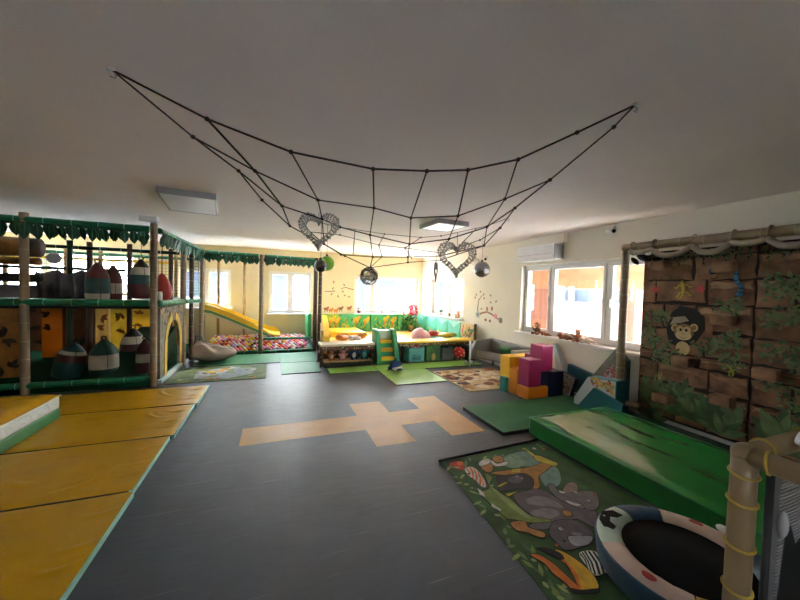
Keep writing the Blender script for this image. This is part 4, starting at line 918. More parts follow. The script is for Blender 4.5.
# storage bins
def fbin(nm, x0, x1, y0, y1, h, m, m2, label, z=.015, face=None):
    t = thing(nm, ((x0 + x1) / 2, (y0 + y1) / 2, z), label, 'storage bin')
    mb = MB(); th = .02
    mb.bx(x0, x1, y0, y0 + th, z, z + h, m, .006); mb.bx(x0, x1, y1 - th, y1, z, z + h, m, .006); mb.bx(x0, x0 + th, y0 + th, y1 - th, z, z + h, m, .006); mb.bx(x1 - th, x1, y0 + th, y1 - th, z, z + h, m, .006); mb.bx(x0 + th, x1 - th, y0 + th, y1 - th, z, z + .02, m)
    mb.build('bin_body', t)
    MB().tube([(x0, y0, z + h), (x1, y0, z + h), (x1, y1, z + h), (x0, y1, z + h)], .010, m2, 6, closed=True).build('rim', t)
    if face == 'frog':
        f = MB(); fr = FR_BACK(y0 - .0005); cx = (x0 + x1) / 2
        f.prism([(cx - .12, z + h * .52), (cx + .12, z + h * .52), (cx + .12, z + h * .45), (cx - .12, z + h * .45)], 0, .006, m2, fr); f.prism([(cx - .11, z + .04), (cx + .11, z + .04), (cx + .13, z + h * .40), (cx - .13, z + h * .40)], 0, .004, 'bin_dark_teal', fr)
        f.build('front_print', t)
        for q in (-1, 1): MB().ell((cx + q * .14, y0 + .02, z + h + .02), (.04, .03, .035), m2).build('ear_tab', t)
    if face == 'pocket':
        f = MB(); fr = FR_BACK(y0 - .0005); cx = (x0 + x1) / 2
        f.disc((cx, z + .10), .05, .09, 0, .006, 'tan_panel', fr); r = random.Random(2)
        for i in range(16): f.leaf((r.uniform(x0 + .03, x1 - .08), r.uniform(z + .05, z + h - .09)), r.uniform(.6, 2.4), .09, .05, 0, r.choice(['print_forest', 'mural_leaf_light', 'mural_leaf']), fr, .004)
        f.build('front_print', t)
    if face == 'handle':
        MB().tube([((x0 + x1) / 2 - .05, y0 - .004, z + h * .7), ((x0 + x1) / 2 - .04, y0 - .03, z + h * .62), ((x0 + x1) / 2 + .04, y0 - .03, z + h * .62), ((x0 + x1) / 2 + .05, y0 - .004, z + h * .7)], .008, m2, 6).build('handle', t)
    return t
fbin('storage_bin', 2.97, 3.36, 7.02, 7.36, .33, 'bin_teal', 'bin_dark_teal', 'teal fabric storage bin with a face under the play pen', face='frog')
fbin('storage_bin', 3.42, 3.79, 7.02, 7.38, .37, 'bin_green', 'bin_green', 'dark green leaf-print storage bin between the teal and grey bins', face='pocket')
fbin('storage_bin', 3.85, 4.15, 7.02, 7.36, .30, 'bin_grey', 'bin_dark_teal', 'grey storage bin beside the red spotted ball', face='handle')
tag(MB().ell((3.13, 7.19, .33), (.13, .12, .05), 'plush_pink').ell((3.22, 7.15, .36), (.07, .06, .05), 'print_red').ell((3.08, 7.12, .35), (.06, .05, .05), 'print_red').build('soft_toy', origin=(3.13, 7.19, .3)), 'red and pink soft toy poking out of the teal bin', 'soft toy')
tag(MB().ell((3.98, 7.18, .31), (.10, .12, .05), 'plush_black').tube([(3.9, 7.1, .31), (3.95, 7.12, .37), (4.04, 7.15, .37), (4.1, 7.2, .31)], .02, 'plush_navy', 6).build('soft_toy', origin=(4.0, 7.18, .28)), 'black soft toy lying in the grey bin', 'soft toy')
t = thing('spotted_ball', (4.34, 7.10, .015), 'red ball with white spots beside the grey bin', 'ball')
MB().ell((4.34, 7.08, .165), (.15, .15, .15), 'ball_red', None, 20, 14).build('ball_body', t)
mb = MB(); r = random.Random(3)
for i in range(26):
    z = 1 - 2 * (i + .5) / 26; a = i * 2.4; d = V((math.sqrt(1 - z * z) * math.cos(a), math.sqrt(1 - z * z) * math.sin(a), z)); mb.ell(V((4.34, 7.08, .165)) + d * .146, (.02, .02, .02), 'print_white', None, 8, 6)
mb.build('white_spots', t)
t = thing('soft_toy', (4.36, 6.62, .015), 'black and white soft toy lying on the lime mat by the sofa', 'soft toy')
MB().ell((4.36, 6.62, .075), (.15, .09, .06), 'plush_black', (0, .2, .4)).ell((4.25, 6.55, .08), (.07, .07, .06), 'plush_black').tube([(4.44, 6.66, .08), (4.53, 6.7, .14), (4.56, 6.74, .19)], [.05, .045, .03], 'plush_black').build('body', t)
MB().ell((4.19, 6.52, .065), (.05, .05, .045), 'plush_white').ell((4.33, 6.535, .06), (.08, .035, .04), 'plush_white').build('white_patches', t)
t = thing('toy_crate', (4.52, 7.2, .0), 'dark toy crate in the shadow at the right end under the play pen', 'crate')
MB().bx(4.50, 4.66, 7.0, 7.4, .015, .30, 'plush_black', .01).build('crate_body', t); MB().bx(4.49, 4.67, 6.99, 7.41, .30, .325, 'deck_black', .008).build('crate_lid', t)
# blue dolphin
t = thing('plush_dolphin', (2.39, 6.36, .015), 'blue and white dolphin soft toy on the lime mat in front of the steps', 'soft toy')
mb = MB(); mb.tube(smooth_path([(2.27, 6.36, .05), (2.30, 6.35, .09), (2.37, 6.35, .13), (2.45, 6.36, .14), (2.50, 6.40, .10)], 3), [.012, .03, .045, .06, .075, .085, .09, .09, .085, .075, .065, .04, .015], 'plush_navy', 12)
mb.prism([(0, 0), (.06, .10), (.10, .02)], -.012, .012, 'plush_navy', frame((2.34, 6.35, .2), (1, 0, 0), (0, 0, 1), (0, 1, 0))); mb.prism([(0, 0), (-.07, .05), (-.05, .0), (-.08, -.04)], -.012, .012, 'plush_navy', frame((2.285, 6.34, .07), (1, 0, 0), (0, 0, 1), (0, 1, 0)))
mb.ell((2.44, 6.27, .06), (.07, .04, .03), 'plush_navy'); mb.build('body', t)
MB().ell((2.40, 6.30, .08), (.11, .05, .05), 'plush_white').ell((2.50, 6.33, .09), (.04, .05, .04), 'plush_white').build('belly', t)
MB().ell((2.485, 6.305, .15), (.014, .012, .014), 'black_gloss', None, 8, 6).build('eye', t)
# toys lying in the pen
t = thing('toy_dome', (3.60, 7.75, .301), 'pink inflatable dome lying in the play pen', 'toy')
MB().ell((3.60, 7.75, .50), (.26, .22, .20), 'dome_pink', (0, .12, 0), 22, 14, fn=lambda p, q: V((q.x, q.y, q.z * (1.15 if p.x < 0 else .9)))).build('dome_body', t)
MB().tube([(3.36, 7.64, .47), (3.49, 7.55, .46), (3.70, 7.55, .445), (3.84, 7.64, .45)], .025, 'print_white', 8).build('rim_seam', t)
tag(MB().ell((4.06, 7.95, 0.545), (.15, .13, .085), 'print_red', (0, .2, .3)).ell((4.15, 7.85, 0.530), (.08, .08, .06), 'print_red').build('cushion', origin=(4.06, 7.95, .455)), 'red cushion beside the pink dome in the play pen', 'cushion')
tag(MB().ell((4.36, 7.75, 0.525), (.27, .22, .065), 'print_yellow', (0, 0, .2), 20, 10).ell((4.48, 7.68, 0.540), (.12, .12, .055), 'print_lime').build('cushion', origin=(4.4, 7.7, .455)), 'yellow-green cushion at the right end of the play pen', 'cushion')
tag(MB().ell((1.55, 7.72, 0.525), (.17, .15, .065), 'print_orange').ell((1.46, 7.68, 0.570), (.08, .08, .06), 'print_orange').ell((1.64, 7.80, 0.550), (.09, .07, .06), 'plush_orange').build('soft_toy', origin=(1.55, 7.7, .455)), 'orange soft toy lying at the left end of the play pen', 'soft toy')
tag(MB().ell((1.84, 7.75, 0.515), (.15, .12, .055), 'plush_cream').ell((1.74, 7.66, 0.530), (.07, .06, .055), 'plush_white').ell((1.92, 7.64, 0.520), (.06, .07, .05), 'plush_white').build('soft_toy', origin=(1.84, 7.75, .455)), 'cream soft toy lying beside the orange one in the play pen', 'soft toy')
tag(MB().ell((2.08, 7.95, 0.530), (.12, .10, .07), 'print_orange').ell((2.15, 7.88, 0.570), (.05, .05, .05), 'print_yellow').build('soft_toy', origin=(2.08, 7.95, .455)), 'small orange and yellow soft toy in the play pen, left of the steps', 'soft toy')
# artificial plant in the pen corner
t = thing('artificial_plant', (4.36, 10.2, .301), 'artificial plant with red flowers standing in the corner of the play pen', 'plant')
MB().lathe([(0, .302), (.08, .302), (.11, .52), (.10, .52), (.09, .50), (0, .5)], 'print_brown', 14, (4.36, 10.2, 0)).build('pot', t)
mb = MB(); fl = MB(); r = random.Random(6)
for i in range(30):
    a = r.uniform(0, 6.28); sp = r.uniform(.05, .36); h = r.uniform(.66, 1.15) - .5 * max(0, sp - .2); p2 = V((4.36 + sp * math.cos(a), 10.2 + sp * .7 * math.sin(a), h))
    mb.tube([(4.36, 10.2, .5), (4.36 + sp * .3 * math.cos(a), 10.2 + .2 * sp * math.sin(a), .5 * (.6 + h)), p2], .006, 'print_forest', 5)
    for q in range(4):
        t_ = .3 + q * .2; c = V((4.36, 10.2, .5)).lerp(p2, t_); fr = frame(c, V((math.cos(a + q), math.sin(a + q) * .5, .6)).normalized(), V((-math.sin(a + q), math.cos(a + q), .1)).normalized(), V((0, -.6, .8)))
        mb.leaf((0, 0), 0, .14, .06, 0, 'print_forest' if q % 2 else 'print_lime', fr, .003)
    if i % 2 == 0 and h > .85:
        for q in range(6): fl.ell(p2 + V((r.uniform(-.03, .03), r.uniform(-.03, .03), r.uniform(-.02, .06))), (.028, .028, .022), r.choice(['print_red', 'print_pink', 'print_red']), None, 8, 6)
for q in range(40): fl.ell((4.40 + r.uniform(-.15, .15), 10.16 + r.uniform(-.08, .05), 1.02 + r.uniform(-.16, .20)), (.045, .045, .04), r.choice(['print_red', 'print_pink']), None, 8, 6)
mb.build('leaves', t); fl.build('red_flowers', t)
# things on the window sills
plush('plush_owl', (2.62, 10.50, .891), 0, .15, 'plush_brown', 'dark brown soft toy on the left end of the wide back window sill', None, 'point', 'sit', 'plush_rust')
plush('plush_toy', (3.42, 10.52, .891), 0, .10, 'plush_pink', 'small pink soft toy in the middle of the wide back window sill', None, 'long')
plush('plush_toy', (4.83, 7.98, .951), -1.2, .16, 'plush_orange', 'orange soft toy on the near end of the far right window sill', 'plush_cream')
tag(MB().lathe([(0, .951), (.05, .951), (.065, 1.05), (0, 1.05)], 'white_plastic', 12, (4.83, 9.0, 0)).ell((4.83, 9.0, 1.08), (.06, .08, .05), 'print_forest').build('potted_plant', origin=(4.83, 9.0, .95)), 'small green potted plant on the far right window sill', 'plant')
tag(MB().bx(4.80, 4.86, 8.45, 8.62, .951, 1.06, 'wood_tan', .01).bx(4.795, 4.80, 8.47, 8.60, .965, 1.045, 'print_white').build('picture_frame', origin=(4.83, 8.53, .95)), 'small wooden picture frame on the far right window sill', 'picture frame')
plush('plush_dog', (4.83, 5.02, .901), -1.45, .20, 'plush_brown', 'brown soft toy dog sitting at the far end of the wide right window sill', None, 'long', 'sit', 'plush_rust')
plush('plush_dog', (4.84, 4.82, .901), -1.7, .16, 'plush_rust', 'rust coloured soft toy dog lying beside the brown dog on the sill', None, 'long', 'lie', 'plush_rust')
plush('plush_toy', (4.84, 4.36, .901), -1.5, .19, 'plush_brown', 'brown soft toy lying in the middle of the wide right window sill', None, 'long', 'lie', 'plush_rust')
plush('plush_toy', (4.83, 4.10, .901), -1.5, .17, 'plush_rust', 'rust soft toy hanging its legs off the sill left of the cream one', None, 'round', 'sit')
plush('plush_toy', (4.84, 3.93, .901), -1.6, .20, 'plush_cream', 'cream soft toy lying on the sill near the bamboo post', None, 'long', 'lie', 'plush_rust')

# ------------------------------------------------------------------ grey child sofa
t = thing('child_sofa', (4.5, 5.7, .013), 'low grey upholstered sofa with white front leg along the right wall', 'sofa')
n = 16; ya, yb = 5.02, 6.30
def front(q): # concave front edge
    return 4.17 + .26 * math.sin(math.pi * q) + .12 * (1 - q)
seat = [(front(i / n), yb + (ya - yb) * i / n) for i in range(n + 1)] + [(4.80, ya), (4.80, yb)]
MB().prism(seat, .20, .36, 'sofa_grey').build('seat', t)
fr_ = [(front(i / n) - .02, yb + (ya - yb) * i / n) for i in range(n + 1)]
MB().prism(fr_ + [(x + .05, y) for x, y in fr_[::-1]], .24, .385, 'sofa_light').build('front_roll', t)
MB().prism([(4.66, ya), (4.82, ya), (4.82, yb), (4.66, yb)], .361, .62, 'sofa_grey').build('backrest', t)
MB().prism([(0, .20), (.58, .20), (.58, .64), (.10, .60), (0, .42)], -.05, .05, 'sofa_grey', frame((4.18, yb + .0, 0), (1, 0, 0), (0, 0, 1), (0, 1, 0))).build('armrest', t)
MB().prism([(0, .20), (.52, .20), (.52, .60), (.0, .60)], -.05, .05, 'sofa_light', frame((4.26, ya + .0, 0), (1, 0, 0), (0, 0, 1), (0, 1, 0))).build('armrest', t)
for x, y, m, h in ((4.15, yb + .0, 'white_plastic', .60), (4.78, yb, 'black', .2), (4.30, ya, 'black', .2), (4.78, ya, 'black', .2)):
    o = MB().cyl((x, y, .013), (x, y, h), .022, m, 10).build('leg', t)
    if m == 'white_plastic': o['label'] = 'white front leg'
tag(MB().box((4.52, 5.55, .46), (.10, .30, .24), 'print_forest', .04, (0, -.5, .1)).build('cushion', origin=(4.52, 5.55, .36)), 'green cushion leaning on the grey sofa', 'cushion')

# ------------------------------------------------------------------ foam blocks
def fb(label, m, *bxs):
    mb = MB()
    for b in bxs: mb.bx(*b, m, .014)
    c = bxs[0]; return tag(mb.build('foam_block', origin=((c[0] + c[1]) / 2, (c[2] + c[3]) / 2, c[4])), label, 'foam block')
fb('small teal foam block on the floor at the left of the pile', 'foam_teal', (3.72, 3.795, 4.55, 4.70, .001, .25))
fb('flat orange foam block at the bottom front of the pile', 'foam_orange', (3.79, 4.20, 4.08, 4.335, .001, .20))
fb('upright orange foam block behind the flat orange one', 'foam_orange', (3.785, 4.05, 4.34, 4.54, .001, .43))
fb('tall yellow foam block at the back left of the pile', 'foam_yellow', (3.80, 4.40, 4.55, 4.80, .001, .60))
fb('lower magenta foam block standing on the flat orange one', 'foam_magenta', (3.80, 4.05, 4.09, 4.33, .201, .64))
fb('upper magenta foam block on top of the navy block', 'foam_magenta', (4.055, 4.29, 4.10, 4.36, .44, .86))
fb('magenta foam block behind the top magenta one', 'foam_magenta', (4.10, 4.40, 4.41, 4.54, .001, .66))
fb('navy foam block at the bottom right of the pile', 'foam_navy', (4.21, 4.50, 4.06, 4.40, .001, .435), (4.055, 4.21, 4.10, 4.33, .21, .435))

# ------------------------------------------------------------------ foam wedges leaning on the wall
FRX = lambda X, dx=1: frame((X, 0, 0), (0, 1, 0), (0, 0, 1), (dx, 0, 0))
def wedge(nm, label, poly, X, th, face, side, prints=None, seed=1, tilt=0):
    """printed side faces the room (-X)"""
    t = thing(nm, (X, poly[0][0], .0), label, 'foam wedge'); fr = FRX(X)
    cy = sum(p[0] for p in poly) / len(poly); z0 = min(p[1] for p in poly)
    fr = Matrix.Translation((X, 0, z0)) @ Matrix.Rotation(tilt, 4, 'Y') @ Matrix.Translation((-X, 0, -z0)) @ fr
    MB().prism(poly, 0, th, side, fr).build('foam_body', t)
    mb = MB(); c = (cy, sum(p[1] for p in poly) / len(poly)); ins = [(c[0] + (p[0] - c[0]) * .985, c[1] + (p[1] - c[1]) * .985) for p in poly]
    mb.prism(ins, -.004, .0, face, fr)
    if prints:
        r = random.Random(seed)
        for i in range(90):
            a, b = r.random(), r.random(); tri = r.choice([(0, 1, 2)] + ([(0, 2, 3)] if len(poly) > 3 else []))
            if a + b > 1: a, b = 1 - a, 1 - b
            p = [ins[tri[0]][q] * (1 - a - b) + ins[tri[1]][q] * a + ins[tri[2]][q] * b for q in (0, 1)]
            p = [c[q] + (p[q] - c[q]) * .8 for q in (0, 1)]
            mb.disc(p, r.uniform(.008, .026), r.uniform(.008, .018), -.0042 - .0002 * (i % 8), -.004, prints(p, r), fr, 7, r.uniform(0, 3))
    mb.build('printed_face', t); return t
def jungle(p, r): return r.choice(['print_pink', 'print_pink', 'print_red', 'print_white']) if p[1] < .62 else r.choice(['grey_mural', 'mural_leaf_light', 'print_pink', 'foam_petrol'])
wedge('foam_triangle', 'tall foam triangle with a pink and green jungle print against the wall', [(3.70, .05), (3.17, .05), (3.17, .78), (3.335, .94), (3.70, .44)], 4.70, .074, 'grey_mural', 'foam_petrol', jungle, 1, 0)
wedge('foam_wedge', 'dark petrol foam wedge leaning on the wall behind the printed ones', [(4.24, .06), (3.74, .06), (3.74, .42), (4.24, .50)], 4.76, .08, 'foam_petrol', 'foam_petrol', None, 1, .05)
wedge('foam_triangle', 'small foam triangle with a picture on white beside the pile of blocks', [(4.26, .05), (3.98, .03), (3.92, .34), (4.22, .40)], 4.56, .07, 'foam_white', 'foam_navy', lambda p, r: r.choice(['print_orange', 'print_brown', 'foam_white', 'foam_white']), 3, .12)
wedge('foam_triangle', 'tall pale grey-green foam triangle propped against the window sill', [(4.62, .80), (4.57, .80), (4.30, .30), (4.12, .03), (4.40, .03)], 4.77, .08, 'foam_pale', 'foam_pale', None, 2, .06)
# big wedge lying in front
t = thing('foam_wedge', (4.35, 3.3, .046), 'large petrol foam wedge with white end and orange picture lying by the bamboo post', 'foam wedge')
fr = frame((4.25, 0, 0), (0, 1, 0), (0, 0, 1), (1, 0, 0))
MB().prism([(3.57, .047), (2.91, .047), (2.90, .28), (3.32, .39)], .0, .05, 'foam_petrol', fr).build('front_face', t)['label'] = 'petrol front'
MB().prism([(3.68, .047), (3.03, .047), (3.03, .555), (3.46, .51), (3.68, .14)], .056, .25, 'foam_white', fr, side='foam_petrol').build('foam_body', t)
mb = MB().prism([(3.672, .05), (3.04, .05), (3.04, .547), (3.457, .503), (3.672, .14)], .051, .0555, 'foam_white', fr); r = random.Random(9)
for i in range(46):
    u = r.uniform(3.06, 3.42); p = (u, r.uniform(.40 + max(0, 3.2 - u) * -.2, .52)); mb.disc(p, r.uniform(.02, .045), r.uniform(.012, .022), .0505 - .0002 * (i % 9), .052, r.choice(['print_orange', 'print_brown', 'print_yellow', 'tan_panel', 'foam_white']), fr, 7, r.uniform(0, 3))
mb.build('printed_face', t)
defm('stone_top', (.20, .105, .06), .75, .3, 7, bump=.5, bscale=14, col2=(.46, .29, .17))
# ------------------------------------------------------------------ climbing wall (right)
cw = thing('climbing_wall', (4.75, 1.8, 0), 'dark painted jungle climbing wall with stone blocks, monkey and bamboo frame on the right', 'climbing wall')
XW = 4.76; FW = FR_RIGHT(XW)
def inside_poly(p, poly):
    c = False; n = len(poly); j = n - 1
    for i in range(n):
        if (poly[i][1] > p[1]) != (poly[j][1] > p[1]) and p[0] < (poly[j][0] - poly[i][0]) * (p[1] - poly[i][1]) / (poly[j][1] - poly[i][1]) + poly[i][0]: c = not c
        j = i
    return c
def wavy(u0, u1, v0, v1, r, k=5, a=.012):
    P = []
    for i in range(k): P.append((u0 + (u1 - u0) * i / k, v0 + r.uniform(0, a)))
    for i in range(3): P.append((u1 - r.uniform(0, a), v0 + (v1 - v0) * i / 3))
    for i in range(k): P.append((u1 - (u1 - u0) * i / k, v1 - r.uniform(0, a)))
    for i in range(3): P.append((u0 + r.uniform(0, a), v1 - (v1 - v0) * i / 3))
    return P
defm('gecko_green', (.30, .36, .06), .6, .15)
def gecko(mb, u, v, s, a, m, h):
    ca, sa = math.cos(a), math.sin(a); T = lambda x, y: (u + s * (x * ca - y * sa), v + s * (x * sa + y * ca))
    def st(pts, w0, w1):
        pts = [T(*p) for p in pts]; L = []; Rr = []; n = len(pts)
        for i, p in enumerate(pts):
            q0, q1 = pts[max(0, i - 1)], pts[min(n - 1, i + 1)]; dx, dy = q1[0] - q0[0], q1[1] - q0[1]; l = math.hypot(dx, dy); w = s * (w0 + (w1 - w0) * i / (n - 1)); L.append((p[0] - dy / l * w, p[1] + dx / l * w)); Rr.append((p[0] + dy / l * w, p[1] - dx / l * w))
        mb.prism(L + Rr[::-1], .012, h + .004, m, FW)
    st([(.42, 0), (.2, .02), (-.1, 0), (-.4, -.05), (-.6, -.2), (-.62, -.4)], .13, .03)
    mb.disc(T(.5, 0), s * .17, s * .13, .012, h + .0045, m, FW, 12, a)
    for q in (-1, 1):
        st([(.25, 0), (.32, .25 * q), (.12, .42 * q), (.2, .55 * q)], .055, .045); st([(-.2, 0), (-.22, .28 * q), (-.45, .36 * q), (-.5, .5 * q)], .055, .045)
        mb.disc(T(.55, .07 * q), s * .035, s * .035, .012, h + .005, 'mural_black', FW, 8)
def mural(y0, y1, seed, monkey):
    mb = MB().bx(XW, XW + .04, y0, y1, .12, 2.30, 'stone_joint'); r = random.Random(seed)
    rows = [.14, .38, .60, .86, 1.0, 1.30, 1.62, 1.92, 2.20, 2.29]
    for k in range(len(rows) - 1):
        u = y0
        while u < y1 - .05:
            L = r.uniform(.28, .62); v = min(u + L, y1)
            if y1 - v < .16: v = y1
            j = r.uniform(-.02, .02)
            za, zb = rows[k] + .006 + (j if 0 < k else 0), rows[k + 1] - .006; ua, ub = u + (.007 if u > y0 else .001), v - (.007 if v < y1 else .001); th = r.uniform(.010, .018)
            mb.prism(wavy(ua, ub, za, zb, r, 5, .02), .0, th, r.choice(['stone', 'stone', 'stone_pale']), FW)
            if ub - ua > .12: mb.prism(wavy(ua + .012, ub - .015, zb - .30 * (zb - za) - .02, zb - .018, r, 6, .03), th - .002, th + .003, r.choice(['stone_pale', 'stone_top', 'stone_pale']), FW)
            u = v
    h = .023
    def cl(pt): return y0 + .02 < pt[0] < y1 - .02
    # foliage
    for (u, v) in PTS['fol'] + [(u - 1.25, v + .1) for u, v in PTS['fol'][:9]]:
        if not cl((u, v)): continue
        for i in range(70):
            a = r.uniform(0, 6.28); d = r.random() ** .6; p = (u + .21 * d * math.cos(a), v + .10 * d * math.sin(a))
            if y0 + .06 < p[0] < y1 - .06: mb.leaf(p, r.uniform(0, 6.28), r.uniform(.03, .065), .028, h - .002 + .0003 * i, r.choice(['mural_leaf', 'mural_leaf_light', 'mural_leaf_light', 'mural_olive']), FW, .003)
    # hanging vines below the top
    u = y0 + .06
    while u < y1 - .06:
        L = r.uniform(.06, .20)
        for q in range(int(L / .022)): mb.leaf((u + r.uniform(-.012, .012), 2.28 - q * .022), -1.57 + r.uniform(-.8, .8), .04, .02, h + .0004 * q, r.choice(['mural_leaf', 'mural_olive', 'stone_joint', 'mural_leaf']), FW, .003)
        u += r.uniform(.02, .05)
    # big ferns and broad leaves along the bottom
    u = y0 + .12
    while u < y1 - .12:
        b = (u, r.uniform(.16, .30)); n = r.randint(5, 7); L = r.uniform(.22, .34)
        for q in range(n):
            a = math.pi * (.12 + .76 * q / (n - 1)) + r.uniform(-.1, .1); l = L * (.75 + .5 * math.sin(a))
            e = (b[0] + l * math.cos(a), b[1])
            if e[0] < y0 + .03: l = (b[0] - y0 - .03) / max(.05, -math.cos(a))
            if e[0] > y1 - .03: l = (y1 - .03 - b[0]) / max(.05, math.cos(a))
            mb.leaf(b, a, l, l * .42, h + .004 * (q % 3), r.choice(['mural_leaf', 'mural_leaf_light', 'mural_leaf']), FW, .005)
        u += r.uniform(.16, .26)
    for (u, v) in PTS['big']:
        if not (y0 + .2 < u < y1 - .2): continue
        for q in range(6): mb.leaf((u, v - .12), .35 + q * .48, r.uniform(.18, .27), .085, h + .005 + .004 * (q % 3), r.choice(['mural_leaf', 'mural_leaf_light']), FW, .005)
    if monkey:
        mb.prism(MUR['hollow'], .01, h + .003, 'stone_pale', FW); mb.prism(MUR['hole'], .01, h + .006, 'mural_black', FW)
        hu, hv = PTS['head']; w0 = h + .006
        mb.disc(PTS['body'], .075, .085, .02, w0 + .001, 'monkey_tan', FW, 18)
        for e in ('earl', 'earr'): mb.disc(PTS[e], .042, .048, .02, w0 + .002, 'monkey_tan', FW, 14); mb.disc(PTS[e], .024, .03, .02, w0 + .003, 'monkey_brown', FW, 12)
        mb.disc((hu, hv), .105, .100, .02, w0 + .004, 'monkey_brown', FW, 20)
        for s in (-1, 1): mb.disc((hu + s * .036, hv + .018), .042, .052, .02, w0 + .006, 'monkey_tan', FW, 16)
        mb.disc((hu, hv - .045), .085, .058, .02, w0 + .007, 'monkey_pale', FW, 18)
        for s in (-1, 1): mb.disc((hu + s * .03, hv + .022), .013, .019, .02, w0 + .009, 'mural_black', FW, 10)
        for s in (-1, 1): mb.disc((hu + s * .012, hv - .025), .006, .005, .02, w0 + .009, 'mural_black', FW, 8)
        mb.prism([(hu - .05, hv - .055), (hu - .02, hv - .073), (hu + .02, hv - .073), (hu + .05, hv - .055), (hu + .02, hv - .080), (hu - .02, hv - .080)], .02, w0 + .009, 'monkey_brown', FW)
        mb.prism(MUR['cap'], .02, w0 + .010, 'swag', FW)
        gecko(mb, 2.555, 1.80, .17, 1.45, 'gecko_yellow', h)
        for (u, v) in PTS['flowers']:
            if cl((u, v)):
                for q in range(6): mb.leaf((u, v), q * 1.05, .055, .02, h, 'print_red' if v > 1 else 'print_orange', FW, .003)
    if cl((2.06, .93)): gecko(mb, 2.06, .93, .12, 1.0, 'gecko_green', h)
    return mb.build('mural_panel', cw)
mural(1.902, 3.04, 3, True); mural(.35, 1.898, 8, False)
for k, (u, v) in enumerate(PTS['holds'] + [[1.25, 1.75], [1.1, .75], [.8, 1.35]]):
    b = MB(); b.box((XW - .085, u, v), (.15, .19, .12), 'stone_pale', .024, None, 2); b.build('climbing_hold', cw)
o = MB().tube(smooth_path([(XW - .035, p[0], p[1]) for p in PTS['snake']], 3), .022, 'paint_blue', 8).build('painted_snake', cw); o['label'] = 'blue striped snake'
b = MB(); 
for i, p in enumerate(smooth_path([(XW - .035, q[0], q[1]) for q in PTS['snake']], 3)): 
    if i % 2 == 0: b.tube([V(p) + V((0, 0, -.006)), V(p) + V((0, 0, .006))], .0232, 'paint_navy', 8)
b.ell((XW - .04, PTS['snake'][-1][0], PTS['snake'][-1][1] - .02), (.026, .034, .026), 'paint_blue'); b.build('snake_bands', o)
u, v = PTS['blue2']; b = MB(); b.ell((XW - .035, u, v), (.02, .035, .05), 'paint_navy').ell((XW - .045, u, v + .03), (.022, .04, .02), 'paint_blue').ell((XW - .04, u - .01, v - .06), (.018, .035, .03), 'stone_pale'); b.build('painted_bird', cw)
# bamboo frame and rope swags
bamboo(MB(), (4.635, 3.22, .062), (4.635, 3.22, 2.34), .052, .2).build('bamboo_post', cw)
bamboo(MB(), (4.66, 3.28, 2.38), (4.66, .4, 2.38), .055, .24).build('top_rail', cw)
bamboo(MB(), (4.66, 3.20, .19), (4.735, 2.98, .19), .04, .2).build('base_rail', cw)
bamboo(MB(), (4.70, .42, .062), (4.70, .42, 2.34), .052, .2).build('bamboo_post', cw)
b = MB(); us = [3.14, 2.86, 2.42, 2.06, 1.78, 1.42, 1.0, .62, .44]
for k in range(len(us) - 1):
    a, c = us[k], us[k + 1]; dp = .095 if a - c > .33 else .03
    b.tube(smooth_path([(4.60, a, 2.315), (4.59, a * .75 + c * .25, 2.315 - dp * .8), (4.59, (a + c) / 2, 2.315 - dp), (4.59, a * .25 + c * .75, 2.315 - dp * .8), (4.60, c, 2.315)], 3), .034, 'swag', 8)
b.build('rope_swag', cw)
b = MB()
for q in us[:-1]: b.tube([(4.66 + .066 * math.cos(a), q, 2.36 + .09 * math.sin(a)) for a in [k * 2 * math.pi / 14 for k in range(14)]], .008, 'swag', 6, closed=True)
b.build('lashing', cw)
t = thing('plush_bird', (4.62, 3.02, 2.2), 'black soft toy bird hanging under the corner of the bamboo frame', 'soft toy')
MB().ell((4.62, 2.98, 2.23), (.05, .09, .05), 'plush_black', (.6, 0, 0)).ell((4.62, 3.08, 2.18), (.035, .07, .03), 'plush_black', (.8, 0, 0)).build('body', t); MB().ell((4.60, 2.90, 2.27), (.03, .04, .03), 'plush_white').build('white_patch', t); MB().cyl((4.62, 2.96, 2.27), (4.65, 2.96, 2.335), .005, 'black', 6).build('hanging_loop', t)

# ------------------------------------------------------------------ green mats on the right
fmat('floor_mat', rc(2.57, 4.52, 3.14, 4.03), .045, 'green_mat', 'flat green vinyl floor mat in front of the foam blocks')
fmat('floor_mat', [(4.21, 3.10), (4.85, 3.10), (4.85, .2), (4.21, .2)], .04, 'darkgreen_mat', 'dark green vinyl floor mat at the foot of the climbing wall')
fmat('floor_mat', [(4.535, 3.12), (4.86, 3.12), (4.86, 3.9), (4.535, 3.9)], .04, 'darkgreen_mat', 'dark green floor mat under the foam wedges by the wall')
t = thing('landing_mat', (3.55, 2.1, .0), 'thick shiny green landing mat with a creased top in front of the climbing wall', 'crash mat')
softtop(2.90, 4.19, 1.02, 3.09, .15, .232, 'green_crash', .014, (3.2, 1.5), 9, .03, 40, 60).build('top_cover', t, recalc=False)
MB().bx(2.90, 4.19, 1.02, 3.09, .0115, .205, 'green_side', .02).build('side_band', t)
MB().tube([(2.897, 1.017, .206), (4.193, 1.017, .206), (4.193, 3.093, .206), (2.897, 3.093, .206)], .006, 'green_tube', 6, closed=True).build('piping', t)

